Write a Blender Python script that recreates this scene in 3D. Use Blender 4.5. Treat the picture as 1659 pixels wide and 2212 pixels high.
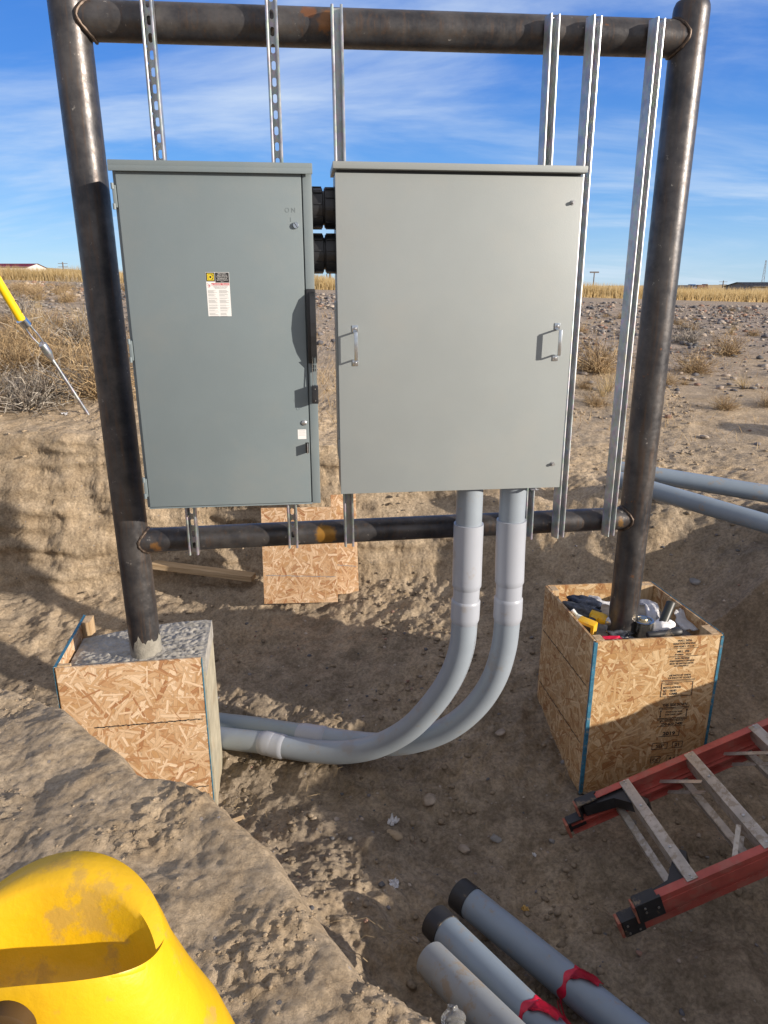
import bpy, bmesh, math, random
import numpy as np
from mathutils import Vector, Matrix, noise as mnoise
random.seed(7); rng = np.random.default_rng(11)
S = bpy.context.scene; COL = S.collection
for o in list(bpy.data.objects): bpy.data.objects.remove(o)

# ------------------------------------------------------------------ camera
FPX, CX, CY = 1525.0, 829.5, 1106.0            # focal length and centre measured on a 1659 x 2212 copy
PITCH = math.radians(17.67); cP, sP = math.cos(PITCH), math.sin(PITCH)
cam = bpy.data.objects.new('camera', bpy.data.cameras.new('camera')); COL.objects.link(cam)
cam.location = (0, 0, 0); cam.rotation_euler = (math.pi/2 - PITCH, 0, 0)
cam.data.sensor_fit = 'VERTICAL'; cam.data.sensor_height = 36; cam.data.lens = FPX/2212*36
cam.data.clip_start = .05; cam.data.clip_end = 8000
S.camera = cam
S.render.resolution_x, S.render.resolution_y = 768, 1024

# ------------------------------------------------------------------ light
SUN_EL = math.radians(15.0)
AF = math.radians(6.5)                         # the steel frame stands turned by this angle
SUN_AZ = math.radians(58)                      # from the frame's normal towards the right
hx = math.cos(SUN_AZ)*math.sin(AF) + math.sin(SUN_AZ)*math.cos(AF)
hy = -math.cos(SUN_AZ)*math.cos(AF) + math.sin(SUN_AZ)*math.sin(AF)
TOSUN = Vector((hx*math.cos(SUN_EL), hy*math.cos(SUN_EL), math.sin(SUN_EL)))
sun = bpy.data.objects.new('sun', bpy.data.lights.new('sun', 'SUN')); COL.objects.link(sun)
sun.data.energy = 5.0; sun.data.angle = math.radians(.55); sun.data.color = (1, .89, .76)
sun.rotation_euler = TOSUN.to_track_quat('Z', 'Y').to_euler(); sun.location = (6, -4, 5)
W = bpy.data.worlds.new('World'); S.world = W; W.use_nodes = True
wn, wl = W.node_tree.nodes, W.node_tree.links; wn.clear()
out = wn.new('ShaderNodeOutputWorld'); bg = wn.new('ShaderNodeBackground'); bg.inputs[1].default_value = .15
sky = wn.new('ShaderNodeTexSky'); sky.sky_type = 'NISHITA'; sky.sun_disc = False
sky.sun_elevation = SUN_EL; sky.sun_rotation = math.atan2(hx, hy); sky.altitude = 1500
sky.air_density = 1.0; sky.dust_density = .4; sky.ozone_density = 3.0
hs = wn.new('ShaderNodeHueSaturation'); hs.inputs['Saturation'].default_value = 1.2; hs.inputs['Value'].default_value = 1.1
wl.new(sky.outputs[0], hs.inputs['Color'])
tc = wn.new('ShaderNodeTexCoord'); sep = wn.new('ShaderNodeSeparateXYZ'); wl.new(tc.outputs['Generated'], sep.inputs[0])
def wmath(op, a, b=None, c=None, clamp=False):
    m = wn.new('ShaderNodeMath'); m.operation = op; m.use_clamp = clamp
    for i, q in enumerate((a, b, c)):
        if q is None: continue
        if hasattr(q, 'links'): wl.new(q, m.inputs[i])
        else: m.inputs[i].default_value = q
    return m.outputs[0]
zz = wmath('ADD', wmath('MAXIMUM', sep.outputs[2], 0), .17)
cb = wn.new('ShaderNodeCombineXYZ'); wl.new(wmath('DIVIDE', sep.outputs[0], zz), cb.inputs[0]); wl.new(wmath('DIVIDE', sep.outputs[1], zz), cb.inputs[1])
def cloud(scale, rot, sc, loc, lo, hi, detail=9, dist=.6):
    mp = wn.new('ShaderNodeMapping'); mp.inputs['Scale'].default_value = sc; mp.inputs['Rotation'].default_value = (0, 0, rot); mp.inputs['Location'].default_value = loc
    wl.new(cb.outputs[0], mp.inputs[0])
    n = wn.new('ShaderNodeTexNoise'); n.inputs['Scale'].default_value = scale; n.inputs['Detail'].default_value = detail; n.inputs['Roughness'].default_value = .58; n.inputs['Distortion'].default_value = dist
    wl.new(mp.outputs[0], n.inputs['Vector'])
    r = wn.new('ShaderNodeMapRange'); r.interpolation_type = 'SMOOTHSTEP'; r.inputs[1].default_value = lo; r.inputs[2].default_value = hi
    wl.new(n.outputs[0], r.inputs[0]); return r.outputs[0]
c1 = cloud(.8, math.radians(14), (.6, 1.2, 1), (5.1, 2.9, 0), .46, .72)
c2 = cloud(2.2, math.radians(-24), (.45, 1.5, 1), (8.1, 2.2, 0), .50, .90, 8, .4)
cm = wmath('ADD', wmath('MULTIPLY', c1, .60), wmath('MULTIPLY', c2, .36), clamp=True)
grd = wn.new('ShaderNodeValToRGB'); e = grd.color_ramp.elements; e[0].position = 0; e[0].color = (.44, .70, 1, 1); e[1].position = .45; e[1].color = (.040, .18, .72, 1)
for p_, c_ in ((.04, (.36, .62, 1, 1)), (.12, (.165, .43, .97, 1)), (.24, (.075, .265, .86, 1))): q_ = e.new(p_); q_.color = c_
wl.new(sep.outputs[2], grd.inputs[0])
def wmix(f, a, b, mode='MIX'):
    m = wn.new('ShaderNodeMixRGB'); m.blend_type = mode
    for i, q in enumerate((f, a, b)):
        if hasattr(q, 'links'): wl.new(q, m.inputs[i])
        else: m.inputs[i].default_value = q
    return m.outputs[0]
blue = wmix(1.0, grd.outputs[0], (4.1, 4.1, 4.1, 1), 'MULTIPLY'); base_ = wmix(.78, hs.outputs[0], blue)
# unseen white sky added overhead and behind the viewer to lift the fill light
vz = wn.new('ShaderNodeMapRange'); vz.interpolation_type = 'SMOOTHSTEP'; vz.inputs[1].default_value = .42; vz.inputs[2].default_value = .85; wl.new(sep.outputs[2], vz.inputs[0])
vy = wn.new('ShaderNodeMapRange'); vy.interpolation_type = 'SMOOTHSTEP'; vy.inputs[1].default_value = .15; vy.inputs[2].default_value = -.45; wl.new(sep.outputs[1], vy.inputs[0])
sky_fill = wmath('MULTIPLY', wmath('MAXIMUM', vz.outputs[0], vy.outputs[0]), .85)
base_ = wmix(sky_fill, base_, (3.0, 2.85, 2.8, 1))
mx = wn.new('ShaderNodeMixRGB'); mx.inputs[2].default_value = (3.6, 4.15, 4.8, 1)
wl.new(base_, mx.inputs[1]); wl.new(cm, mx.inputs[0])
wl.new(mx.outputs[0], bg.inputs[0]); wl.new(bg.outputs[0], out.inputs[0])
S.view_settings.view_transform = 'Standard'; S.view_settings.look = 'None'
S.view_settings.exposure = .45; S.view_settings.gamma = 1; S.view_settings.use_curve_mapping = False
S.render.engine = 'CYCLES'; S.cycles.max_bounces = 6; S.cycles.diffuse_bounces = 4; S.cycles.glossy_bounces = 3; S.cycles.transmission_bounces = 4

# ------------------------------------------------------------------ pixel -> place helpers
def ray(u, v):
    dx = (u-CX)/FPX; dy = -(v-CY)/FPX
    return Vector((dx, cP + dy*sP, -sP + dy*cP))
E_, N_ = Vector((math.cos(AF), math.sin(AF), 0)), Vector((math.sin(AF), -math.cos(AF), 0))
FO = Vector((-1.0586, 2.80, 0))
def fw(u, v, off):                              # world point on the plane `off` metres in front of the rails
    d = ray(u, v); return d*((off + FO.dot(N_))/d.dot(N_))
def fp(u, v, off):
    p = fw(u, v, off) - FO; return p.dot(E_), p.z
def gz(u, v, z): d = ray(u, v); return d*(z/d.z)
def gy(u, v, y): d = ray(u, v); return d*(y/d.y)
FM = Matrix.Translation(FO) @ Matrix.Rotation(AF, 4, 'Z')   # frame space: (along, away from the viewer, up)

# ------------------------------------------------------------------ numpy noise
PERM = rng.permutation(256).astype(np.int64); PERM = np.concatenate([PERM]*3)
GR = rng.uniform(0, 2*np.pi, 256); GX, GY = np.cos(GR), np.sin(GR)
def perlin(x, y):
    xi = np.floor(x).astype(np.int64); yi = np.floor(y).astype(np.int64); xf = x-xi; yf = y-yi; xi &= 255; yi &= 255
    u = xf*xf*xf*(xf*(xf*6-15)+10); v = yf*yf*yf*(yf*(yf*6-15)+10)
    def g(ix, iy, dx, dy):
        h = PERM[PERM[ix & 255] + (iy & 255)]; return GX[h]*dx + GY[h]*dy
    a = g(xi, yi, xf, yf); b = g(xi+1, yi, xf-1, yf); c = g(xi, yi+1, xf, yf-1); d = g(xi+1, yi+1, xf-1, yf-1)
    return 1.5*((a*(1-u)+b*u)*(1-v) + (c*(1-u)+d*u)*v)
def fbm(x, y, f, o=4, g=.5):
    s = 0; a = 1
    for i in range(o): s = s + a*perlin(x*f+17.3*i, y*f-9.1*i); f *= 2.03; a *= g
    return s
def sm(a, b, x): t = np.clip((x-a)/(b-a), 0, 1); return t*t*(3-2*t)

# ------------------------------------------------------------------ terrain height
FLOOR = [(-.8,2.67,-2.30),(.9,2.7,-2.28),(1.5,2.9,-2.20),(.2,2.0,-2.29),(1,1.6,-2.29),(0,2.95,-2.285),(-.6,3.15,-2.30),(.5,3.4,-2.16),(-.58,4.4,-2.10),(-.2,4.45,-2.06),
 (-1.7,4.85,-2.16),(-3,4.8,-2.2),(-1.5,3.6,-2.36),(-3,3.6,-2.5),(.6,4.4,-1.95),(1.3,3.9,-1.93),(1.9,4.1,-1.72),(1.85,4.45,-1.45),(1.1,4.6,-1.70),(2.5,3.9,-1.62),
 (2.4,3.3,-1.95),(2.7,4.2,-1.42),(2.95,3.7,-1.42),(3.2,3.0,-1.6),(.2,1.3,-2.30),(-.3,2.0,-2.20),(1.5,1.2,-2.27),(2.3,1.8,-2.22),(1.9,2.5,-2.22),(-5,4,-2.5),(-1.0,2.4,-2.3),(.1,3.8,-2.14),(-.5,3.6,-2.23),(-4.5,5,-2.3),(2.2,4.9,-1.33),(1.3,5.0,-1.42)]
GRADE = [(-1.35,2.18,-1.35),(-.2,1.2,-1.35),(.5,.6,-1.36),(-3,1.5,-1.30),(0,-.5,-1.36),(2.3,.7,-1.62),(1.3,.5,-1.50),(2.6,1.4,-1.47),(2.8,2.3,-1.42),(3.3,2,-1.42),(3.0,.3,-1.60),(3.2,3.2,-1.34),(-3,5.3,-1.0),(-1,5.3,-1.02),
 (.5,5.3,-1.16),(2.5,4.8,-1.30),(2.2,5.9,-1.14),(4,4.5,-1.2),(-4,8,-.55),(-6,12,-.12),(-8,15,.04),(0,9,-.74),(3.5,8.6,-.93),(6,12.9,-.60),(8,18,-.40),(0,13,-.44),
 (0,18,-.18),(-9,19,.14),(-2,7,-.80),(-8,3,-1.1),(9,3,-1.40),(5,2,-1.40),(6,0,-1.40),(0,-8,-1.4),(-9,-6,-1.3),(9,-6,-1.45),(12,10,-.7),(-12,9,-.3),(-.45,1.54,-1.35),(-.9,1.8,-1.34)]
PIT = np.array([(-6.5,2.95),(-3.5,2.75),(-2.2,2.55),(-1.35,2.18),(-1.08,2.05),(-.75,1.70),(-.46,1.55),(-.31,1.43),(-.19,1.26),(-.06,1.08),(.10,.98),(.5,.86),(1.3,.72),(2.1,.8),
 (2.55,1.5),(2.75,2.6),(2.8,3.4),(3.0,4.4),(2.4,5.3),(1.5,5.2),(.8,4.98),(.2,5.02),(-.6,5.06),(-1.3,5.14),(-2.1,5.10),(-3.2,5.22),(-4.6,5.1),(-6.5,5.3)])
def rbf(pts):
    P = np.array(pts, float); D = np.hypot(P[:,None,0]-P[None,:,0], P[:,None,1]-P[None,:,1])
    K = np.sqrt(D*D+.09) + np.eye(len(P))*.02; n = len(P)
    A = np.zeros((n+3, n+3)); A[:n,:n] = K; A[:n,n] = 1; A[:n,n+1] = P[:,0]; A[:n,n+2] = P[:,1]; A[n:,:n] = A[:n,n:].T
    w = np.linalg.solve(A, np.concatenate([P[:,2], [0,0,0]]))
    def f(x, y):
        s = w[n] + w[n+1]*x + w[n+2]*y
        for i in range(n): s = s + w[i]*np.sqrt((x-P[i,0])**2 + (y-P[i,1])**2 + .09)
        return s
    return f
fF, fG = rbf(FLOOR), rbf(GRADE)
def inside(x, y):
    """signed distance to the pit edge, positive inside"""
    d = np.full(np.shape(x), 1e9); ins = np.zeros(np.shape(x), bool); n = len(PIT)
    for i in range(n):
        ax, ay = PIT[i]; bx, by = PIT[(i+1) % n]; ex, ey = bx-ax, by-ay
        t = np.clip(((x-ax)*ex + (y-ay)*ey)/(ex*ex+ey*ey), 0, 1)
        d = np.minimum(d, np.hypot(x-ax-t*ex, y-ay-t*ey))
        c = ((ay > y) != (by > y)) & (x < (bx-ax)*(y-ay)/((by-ay) if by != ay else 1e-9) + ax); ins ^= c
    return np.where(ins, d, -d)
def farr(b, y):
    r20 = np.interp(b, [-.9,-.5,0,.55,.9], [.012,.009,-.006,-.021,-.024])
    rf = np.interp(b, [-.9,-.48,-.353,-.2,-.078,.1,.263,.52,.9], [.03,.0266,.0185,.012,.0073,.003,.0016,.0035,.004])
    t = sm(math.log(45), math.log(420), np.log(np.maximum(y, 1)))
    return r20*(1-t) + rf*t
def height(x, y, micro=True):
    x = np.asarray(x, float); y = np.asarray(y, float)
    xc, yc = np.clip(x, -14, 14), np.clip(y, -9, 20)
    g = fG(xc, yc); f = fF(np.clip(x,-6,3.4), np.clip(y,.4,5.6))
    near = (np.abs(x) < 10) & (y < 9)
    g = g + 1.05*np.exp(-(((x-6.1)/.75)**2 + ((y-4.5)/.6)**2))       # unseen spoil heap, added to cast shade on the ground at the right
    d = np.where(near, inside(np.where(near, x, 50), np.where(near, y, 50)), -5)
    d = d + np.where(near, .05*fbm(x, y, 2.0, 2), 0)*sm(1.2, 1.8, y)
    wr = np.interp(x, [-3,-1,.6,1.5,2.4], [.30,.30,.52,1.25,2.0])       # width of the far wall
    wn_ = np.interp(x, [-1.5,-.5,.2,1.2,2.2,2.8], [.30,.30,.34,.4,.5,.8])
    wd = np.where(y > 3.6, wr, wn_)
    w = sm(-.03, 1, d/wd)
    w = np.where(d > wd, 1, w)
    h = g*(1-w) + f*w
    # rounded lip of the near bank
    t = sm(14, 20, y); yy = np.maximum(y, 1); h = h*(1-t) + farr(x/yy, yy)*yy*t
    if micro:
        k = np.exp(-np.maximum(y-6, 0)/6)
        wall = np.exp(-((d-wd*.5)/(wd*.55))**2)*(np.abs(d) < 2)
        pit = sm(.0, .4, d); bank = 1-pit
        farside = sm(2.8, 3.6, y)
        n1 = fbm(x, y, 1.3, 3)*.038 + fbm(x+5, y, 5.5, 4, .55)*.020
        clod = np.abs(fbm(x+3, y+8, 9, 4, .6)); clod2 = np.abs(fbm(x, y, 23, 3, .6))
        rough = np.clip(.55 + .7*fbm(x-4, y+2, 1.1, 2), .15, 1.3)
        h = h + k*n1*(.6 + .6*pit)
        h = h + k*(.006*fbm(x+2, y, 31, 3, .65)*np.clip(rough, .2, 1)*pit) + k*(.020*clod + .012*clod2 + .006*(.6-np.abs(fbm(x+7, y, 30, 3, .6))) - .012)*rough*(pit + bank*farside*.9)*(1-.8*wall*farside)
        # crumbling ledges on the far wall
        # dragged furrows on the near bank, running away from the trench
        q = x*.96 + y*.28; p_ = -x*.28 + y*.96
        nb = bank*(1-farside)
        pa_ = sm(.02, .45, fbm(x+2.5, y+1, 1.9, 3)); pb2 = sm(.10, .50, fbm(x-7, y+4, 2.7, 3))
        rdg = np.clip(perlin(q*2.1 + .5*perlin(x*3, y*3), p_*8.5) - .10, 0, 1) + .5*np.clip(perlin(q*5, p_*17) - .12, 0, 1)
        h = h + nb*(.012*fbm(x, y, 1.7, 3) + .020*rdg*(.35 + .65*pa_))
        h = h + nb*pb2*(.013*np.abs(fbm(x, y, 17, 3, .65)) + .0045*fbm(x, y, 42, 2, .7))
        h = h + nb*(.0016*fbm(x+1, y, 48, 2, .8))
        # track / tread marks near the foot of the near bank
        h = h + .006*pit*(1-farside)*np.sin((x*.75+y*.66)*95)*sm(.35,.5,fbm(x+9,y-3,1.6,2))
    return h
def H(x, y): return float(height(np.array([x]), np.array([y]))[0])

# ------------------------------------------------------------------ material helpers
def new_mat(name):
    m = bpy.data.materials.new(name); m.use_nodes = True; nt = m.node_tree
    return m, nt, nt.nodes['Principled BSDF']
class NB:
    """small node-building helper"""
    def __init__(s, nt): s.nt = nt; s.n = nt.nodes; s.l = nt.links
    def set(s, sock, val):
        if hasattr(val, 'links'): s.l.new(val, sock)
        else: sock.default_value = val
    def math(s, op, a, b=0, c=None, clamp=False):
        m = s.n.new('ShaderNodeMath'); m.operation = op; m.use_clamp = clamp; s.set(m.inputs[0], a); s.set(m.inputs[1], b)
        if c is not None: s.set(m.inputs[2], c)
        return m.outputs[0]
    def mix(s, f, a, b, mode='MIX'):
        m = s.n.new('ShaderNodeMixRGB'); m.blend_type = mode; s.set(m.inputs[0], f)
        for i, q in ((1, a), (2, b)): s.set(m.inputs[i], (*q, 1) if isinstance(q, tuple) and len(q) == 3 else q)
        return m.outputs[0]
    def obj(s): return s.n.new('ShaderNodeTexCoord').outputs['Object']
    def mapping(s, v, sc=(1,1,1), rot=(0,0,0), loc=(0,0,0)):
        m = s.n.new('ShaderNodeMapping'); s.set(m.inputs[0], v); m.inputs['Scale'].default_value = sc; m.inputs['Rotation'].default_value = rot; m.inputs['Location'].default_value = loc
        return m.outputs[0]
    def noise(s, v, scale, detail=4, rough=.55, dist=0):
        m = s.n.new('ShaderNodeTexNoise'); s.set(m.inputs['Vector'], v); m.inputs['Scale'].default_value = scale; m.inputs['Detail'].default_value = detail
        m.inputs['Roughness'].default_value = rough; m.inputs['Distortion'].default_value = dist; return m.outputs[0]
    def ramp(s, f, lo, hi, a=0., b=1., smooth=True):
        m = s.n.new('ShaderNodeMapRange'); m.interpolation_type = 'SMOOTHSTEP' if smooth else 'LINEAR'
        s.set(m.inputs[0], f); m.inputs[1].default_value = lo; m.inputs[2].default_value = hi; m.inputs[3].default_value = a; m.inputs[4].default_value = b
        return m.outputs[0]
    def voro(s, v, scale, feat='F1', dim='3D', rand=1):
        m = s.n.new('ShaderNodeTexVoronoi'); m.feature = feat; m.voronoi_dimensions = dim; s.set(m.inputs['Vector'], v); m.inputs['Scale'].default_value = scale; m.inputs['Randomness'].default_value = rand
        return m
    def bump(s, h, strength, dist=.01, normal=None):
        m = s.n.new('ShaderNodeBump'); m.inputs['Strength'].default_value = strength; m.inputs['Distance'].default_value = dist; s.set(m.inputs['Height'], h)
        if normal: s.l.new(normal, m.inputs['Normal'])
        return m.outputs[0]
def simple(name, col, rough=.5, metal=0, var=.12, vscale=6, bump=0, bscale=80, dirt=0, dirtcol=(.30,.23,.15), spec=.5, coat=0, dscale=5, dlo=.5, dw=.09):
    m, nt, b = new_mat(name); k = NB(nt); v = k.obj()
    n = k.noise(v, vscale, 6, .6)
    c = k.mix(k.ramp(n, .25, .75), tuple(q*(1-var) for q in col), tuple(min(1, q*(1+var)) for q in col))
    if dirt: 
        dn = k.math('MULTIPLY', k.ramp(k.noise(v, dscale, 9, .68), dlo, dlo+dw), dirt)
        c = k.mix(dn, c, dirtcol); k.set(b.inputs['Roughness'], k.math('ADD', k.math('MULTIPLY', dn, .4), rough, clamp=True))
    else: k.set(b.inputs['Roughness'], k.ramp(n, .2, .8, rough*.85, min(1, rough*1.15)))
    k.set(b.inputs['Base Color'], c); b.inputs['Metallic'].default_value = metal; b.inputs['Specular IOR Level'].default_value = spec
    if coat: b.inputs['Coat Weight'].default_value = coat
    if bump: k.set(b.inputs['Normal'], k.bump(k.noise(v, bscale, 5, .6), bump, .004))
    return m

def soil_mat():
    m, nt, b = new_mat('soil'); k = NB(nt); v = k.obj()
    za = nt.nodes.new('ShaderNodeAttribute'); za.attribute_name = 'zone'; sp = nt.nodes.new('ShaderNodeSeparateColor'); nt.links.new(za.outputs['Color'], sp.inputs[0])
    damp, gravel, field = sp.outputs[0], sp.outputs[1], sp.outputs[2]
    n1 = k.noise(v, 1.3, 8, .62); n2 = k.noise(v, 9, 8, .65); n3 = k.noise(v, 60, 6, .7)
    dry = k.mix(k.ramp(n2, .3, .72), (.345,.260,.168), (.505,.400,.278))
    dry = k.mix(k.ramp(n1, .35, .7, 0, .5), dry, (.44,.365,.275))
    wet = k.mix(k.ramp(n2, .3, .7), (.185,.147,.105), (.325,.265,.196))
    c = k.mix(k.math('ADD', k.math('ADD', damp, k.ramp(n1, .35, .65, -.25, .25)), k.ramp(k.noise(v, 24, 6, .7), .50, .68, 0, .45), clamp=True), dry, wet)
    fine = k.ramp(n3, .3, .7, .70, 1.22); c = k.mix(1, c, fine, 'MULTIPLY')
    # pebbles: small voronoi cells whose own stones are grey, pink or dark
    vo = k.voro(v, 44); vc = nt.nodes.new('ShaderNodeSeparateColor'); nt.links.new(vo.outputs['Color'], vc.inputs[0])
    peb = k.math('MULTIPLY', k.ramp(k.math('ADD', vo.outputs['Distance'], k.math('MULTIPLY', k.noise(v, 90, 3), .3)), .36, .42, 1, 0), k.ramp(k.math('ADD', vc.outputs[0], k.math('MULTIPLY', gravel, .55)), .955, .965))
    pc = k.mix(vc.outputs[1], (.17,.16,.155), (.44,.38,.33)); c = k.mix(peb, c, pc)
    # gravelly ground further off
    vg = k.voro(v, 9); gc = nt.nodes.new('ShaderNodeSeparateColor'); nt.links.new(vg.outputs['Color'], gc.inputs[0])
    gcol = k.mix(gc.outputs[0], (.12,.115,.115), (.42,.35,.30)); c = k.mix(k.math('MULTIPLY', gravel, .55), c, gcol)
    fn = k.noise(k.mapping(v, (.05,.4,1)), 2.2, 5, .6)
    straw = k.mix(fn, (.46,.33,.15), (.62,.46,.23))
    far = k.noise(k.mapping(v, (.004,.02,1)), 2.2, 5, .6)
    straw = k.mix(k.ramp(far, .45, .6, 0, .5), straw, (.27,.23,.17))
    c = k.mix(field, c, straw)
    k.set(b.inputs['Base Color'], c); b.inputs['Roughness'].default_value = .95; b.inputs['Specular IOR Level'].default_value = .15
    hgt = k.math('ADD', k.math('MULTIPLY', n3, .55), k.math('MULTIPLY', peb, .5)); cr = k.noise(v, 230, 4, .8)
    lump = k.voro(v, 42, 'SMOOTH_F1').outputs['Distance']
    wv_ = k.mix(.06, v, k.n.new('ShaderNodeTexNoise').outputs['Color']); ch1 = k.voro(wv_, 75); ch2 = k.voro(wv_, 170); chip = k.math('ADD', k.math('MULTIPLY', ch1.outputs['Color'], .8), k.math('MULTIPLY', ch2.outputs['Color'], .35)); cmask = k.ramp(k.noise(v, 4, 5, .65), .42, .60)
    b1 = k.bump(k.math('ADD', hgt, k.math('MULTIPLY', lump, .4)), .7, .012); b1 = k.bump(k.math('MULTIPLY', chip, cmask), .75, .008, b1); b2 = k.bump(cr, .85, .005, b1)
    k.set(b.inputs['Normal'], b2); return m
def plain_soil(name, a, b_, scale=14):
    m, nt, b = new_mat(name); k = NB(nt); v = k.obj(); n = k.noise(v, scale, 7, .65)
    k.set(b.inputs['Base Color'], k.mix(k.ramp(n, .3, .7), a, b_)); b.inputs['Roughness'].default_value = .95; b.inputs['Specular IOR Level'].default_value = .15
    k.set(b.inputs['Normal'], k.bump(k.noise(v, 110, 6, .7), .8, .006)); return m

def osb_mat(name, tint=(1,1,1), seed=0., dirt=.15, mul=1.):
    """pressed strand board: stacked layers of randomly turned wood strands in the panel's own x/z plane"""
    g = bpy.data.node_groups.get('strand_layer')
    if not g:
        g = bpy.data.node_groups.new('strand_layer', 'ShaderNodeTree'); k = NB(g)
        for nm, tp in (('Vector','NodeSocketVector'),('Scale','NodeSocketFloat'),('Length','NodeSocketFloat'),('Width','NodeSocketFloat'),('Under','NodeSocketColor'),('UnderH','NodeSocketFloat')):
            g.interface.new_socket(nm, in_out='INPUT', socket_type=tp)
        g.interface.new_socket('Color', in_out='OUTPUT', socket_type='NodeSocketColor'); g.interface.new_socket('H', in_out='OUTPUT', socket_type='NodeSocketFloat')
        gi = g.nodes.new('NodeGroupInput'); go = g.nodes.new('NodeGroupOutput')
        vo = g.nodes.new('ShaderNodeTexVoronoi'); vo.voronoi_dimensions = '2D'
        g.links.new(gi.outputs['Vector'], vo.inputs['Vector']); g.links.new(gi.outputs['Scale'], vo.inputs['Scale'])
        sub = g.nodes.new('ShaderNodeVectorMath'); sub.operation = 'SUBTRACT'; g.links.new(gi.outputs['Vector'], sub.inputs[0]); g.links.new(vo.outputs['Position'], sub.inputs[1])
        sc = g.nodes.new('ShaderNodeSeparateColor'); g.links.new(vo.outputs['Color'], sc.inputs[0])
        rot = g.nodes.new('ShaderNodeVectorRotate'); rot.rotation_type = 'Z_AXIS'; g.links.new(sub.outputs[0], rot.inputs['Vector'])
        g.links.new(k.math('MULTIPLY', sc.outputs[0], math.pi), rot.inputs['Angle'])
        sx = g.nodes.new('ShaderNodeSeparateXYZ'); g.links.new(rot.outputs[0], sx.inputs[0])
        edge = k.noise(rot.outputs[0], 60, 3); 
        ax = k.math('ADD', k.math('ABSOLUTE', sx.outputs[0]), k.math('MULTIPLY', k.math('SUBTRACT', edge, .5), .02))
        ay = k.math('ADD', k.math('ABSOLUTE', sx.outputs[1]), k.math('MULTIPLY', k.math('SUBTRACT', edge, .5), .006))
        wv = k.math('MULTIPLY', gi.outputs['Width'], k.math('ADD', k.math('MULTIPLY', sc.outputs[2], 1.1), .35))
        mx_ = k.math('MULTIPLY', k.math('LESS_THAN', ax, gi.outputs['Length']), k.math('LESS_THAN', ay, wv))
        cr = g.nodes.new('ShaderNodeValToRGB'); e = cr.color_ramp.elements
        e[0].position = 0; e[0].color = (.37,.19,.09,1); e[1].position = 1; e[1].color = (.78,.63,.45,1)
        for p, c in ((.14,(.47,.28,.14,1)), (.3,(.55,.37,.205,1)), (.6,(.61,.44,.27,1)), (.8,(.70,.54,.36,1))): q = e.new(p); q.color = c
        g.links.new(sc.outputs[1], cr.inputs[0])
        fib = k.noise(k.mapping(rot.outputs[0], (16,220,1)), 1, 4, .65)
        col = k.mix(1, cr.outputs[0], k.ramp(fib, .25, .75, .80, 1.12), 'MULTIPLY')
        rim = k.ramp(k.math('DIVIDE', ay, wv), .72, 1, 1, .66); col = k.mix(1, col, rim, 'MULTIPLY')
        g.links.new(k.mix(mx_, gi.outputs['Under'], col), go.inputs['Color'])
        hh = k.math('ADD', k.math('MULTIPLY', mx_, k.math('ADD', k.math('MULTIPLY', sc.outputs[1], .8), .2)), k.math('MULTIPLY', gi.outputs['UnderH'], k.math('SUBTRACT', 1, mx_)))
        g.links.new(hh, go.inputs['H'])
    m, nt, b = new_mat(name); k = NB(nt); v = k.obj(); sx = nt.nodes.new('ShaderNodeSeparateXYZ'); nt.links.new(v, sx.inputs[0])
    cx = nt.nodes.new('ShaderNodeCombineXYZ'); k.set(cx.inputs[0], k.math('ADD', sx.outputs[0], k.math('MULTIPLY', sx.outputs[1], 1.0))); k.set(cx.inputs[1], sx.outputs[2])
    base = k.mix(k.noise(cx.outputs[0], 40, 6, .7), (.36,.20,.09), (.60,.41,.21)); hprev = 0.
    for i, (s, L, w) in enumerate([(6.5,.13,.022),(8,.11,.019),(9,.10,.015),(8.5,.10,.012),(11,.09,.012),(12,.08,.010),(8,.11,.009),(16,.06,.007),(9,.10,.007),(22,.045,.004),(13,.08,.005)]):
        gn = nt.nodes.new('ShaderNodeGroup'); gn.node_tree = g
        k.set(gn.inputs['Vector'], k.mapping(cx.outputs[0], (1,1,1), (0,0,.7*i+seed), (seed*3.1+i*.37, i*.71+seed, 0)))
        gn.inputs['Scale'].default_value = s/mul; gn.inputs['Length'].default_value = L*mul; gn.inputs['Width'].default_value = w*mul
        k.set(gn.inputs['Under'], base); k.set(gn.inputs['UnderH'], hprev); base = gn.outputs['Color']; hprev = gn.outputs['H']
    c = k.mix(1, base, (*tint, 1), 'MULTIPLY')
    d = k.math('MULTIPLY', k.ramp(k.noise(v, 5, 8, .7), .5, .75), dirt); c = k.mix(d, c, (.30,.22,.14))
    knot = k.voro(v, 55); c = k.mix(k.ramp(knot.outputs['Distance'], .05, .09, .55, 0), c, (.17,.09,.04))
    k.set(b.inputs['Base Color'], c); b.inputs['Roughness'].default_value = .62; b.inputs['Specular IOR Level'].default_value = .35
    k.set(b.inputs['Normal'], k.bump(hprev, .35, .003)); return m

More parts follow.
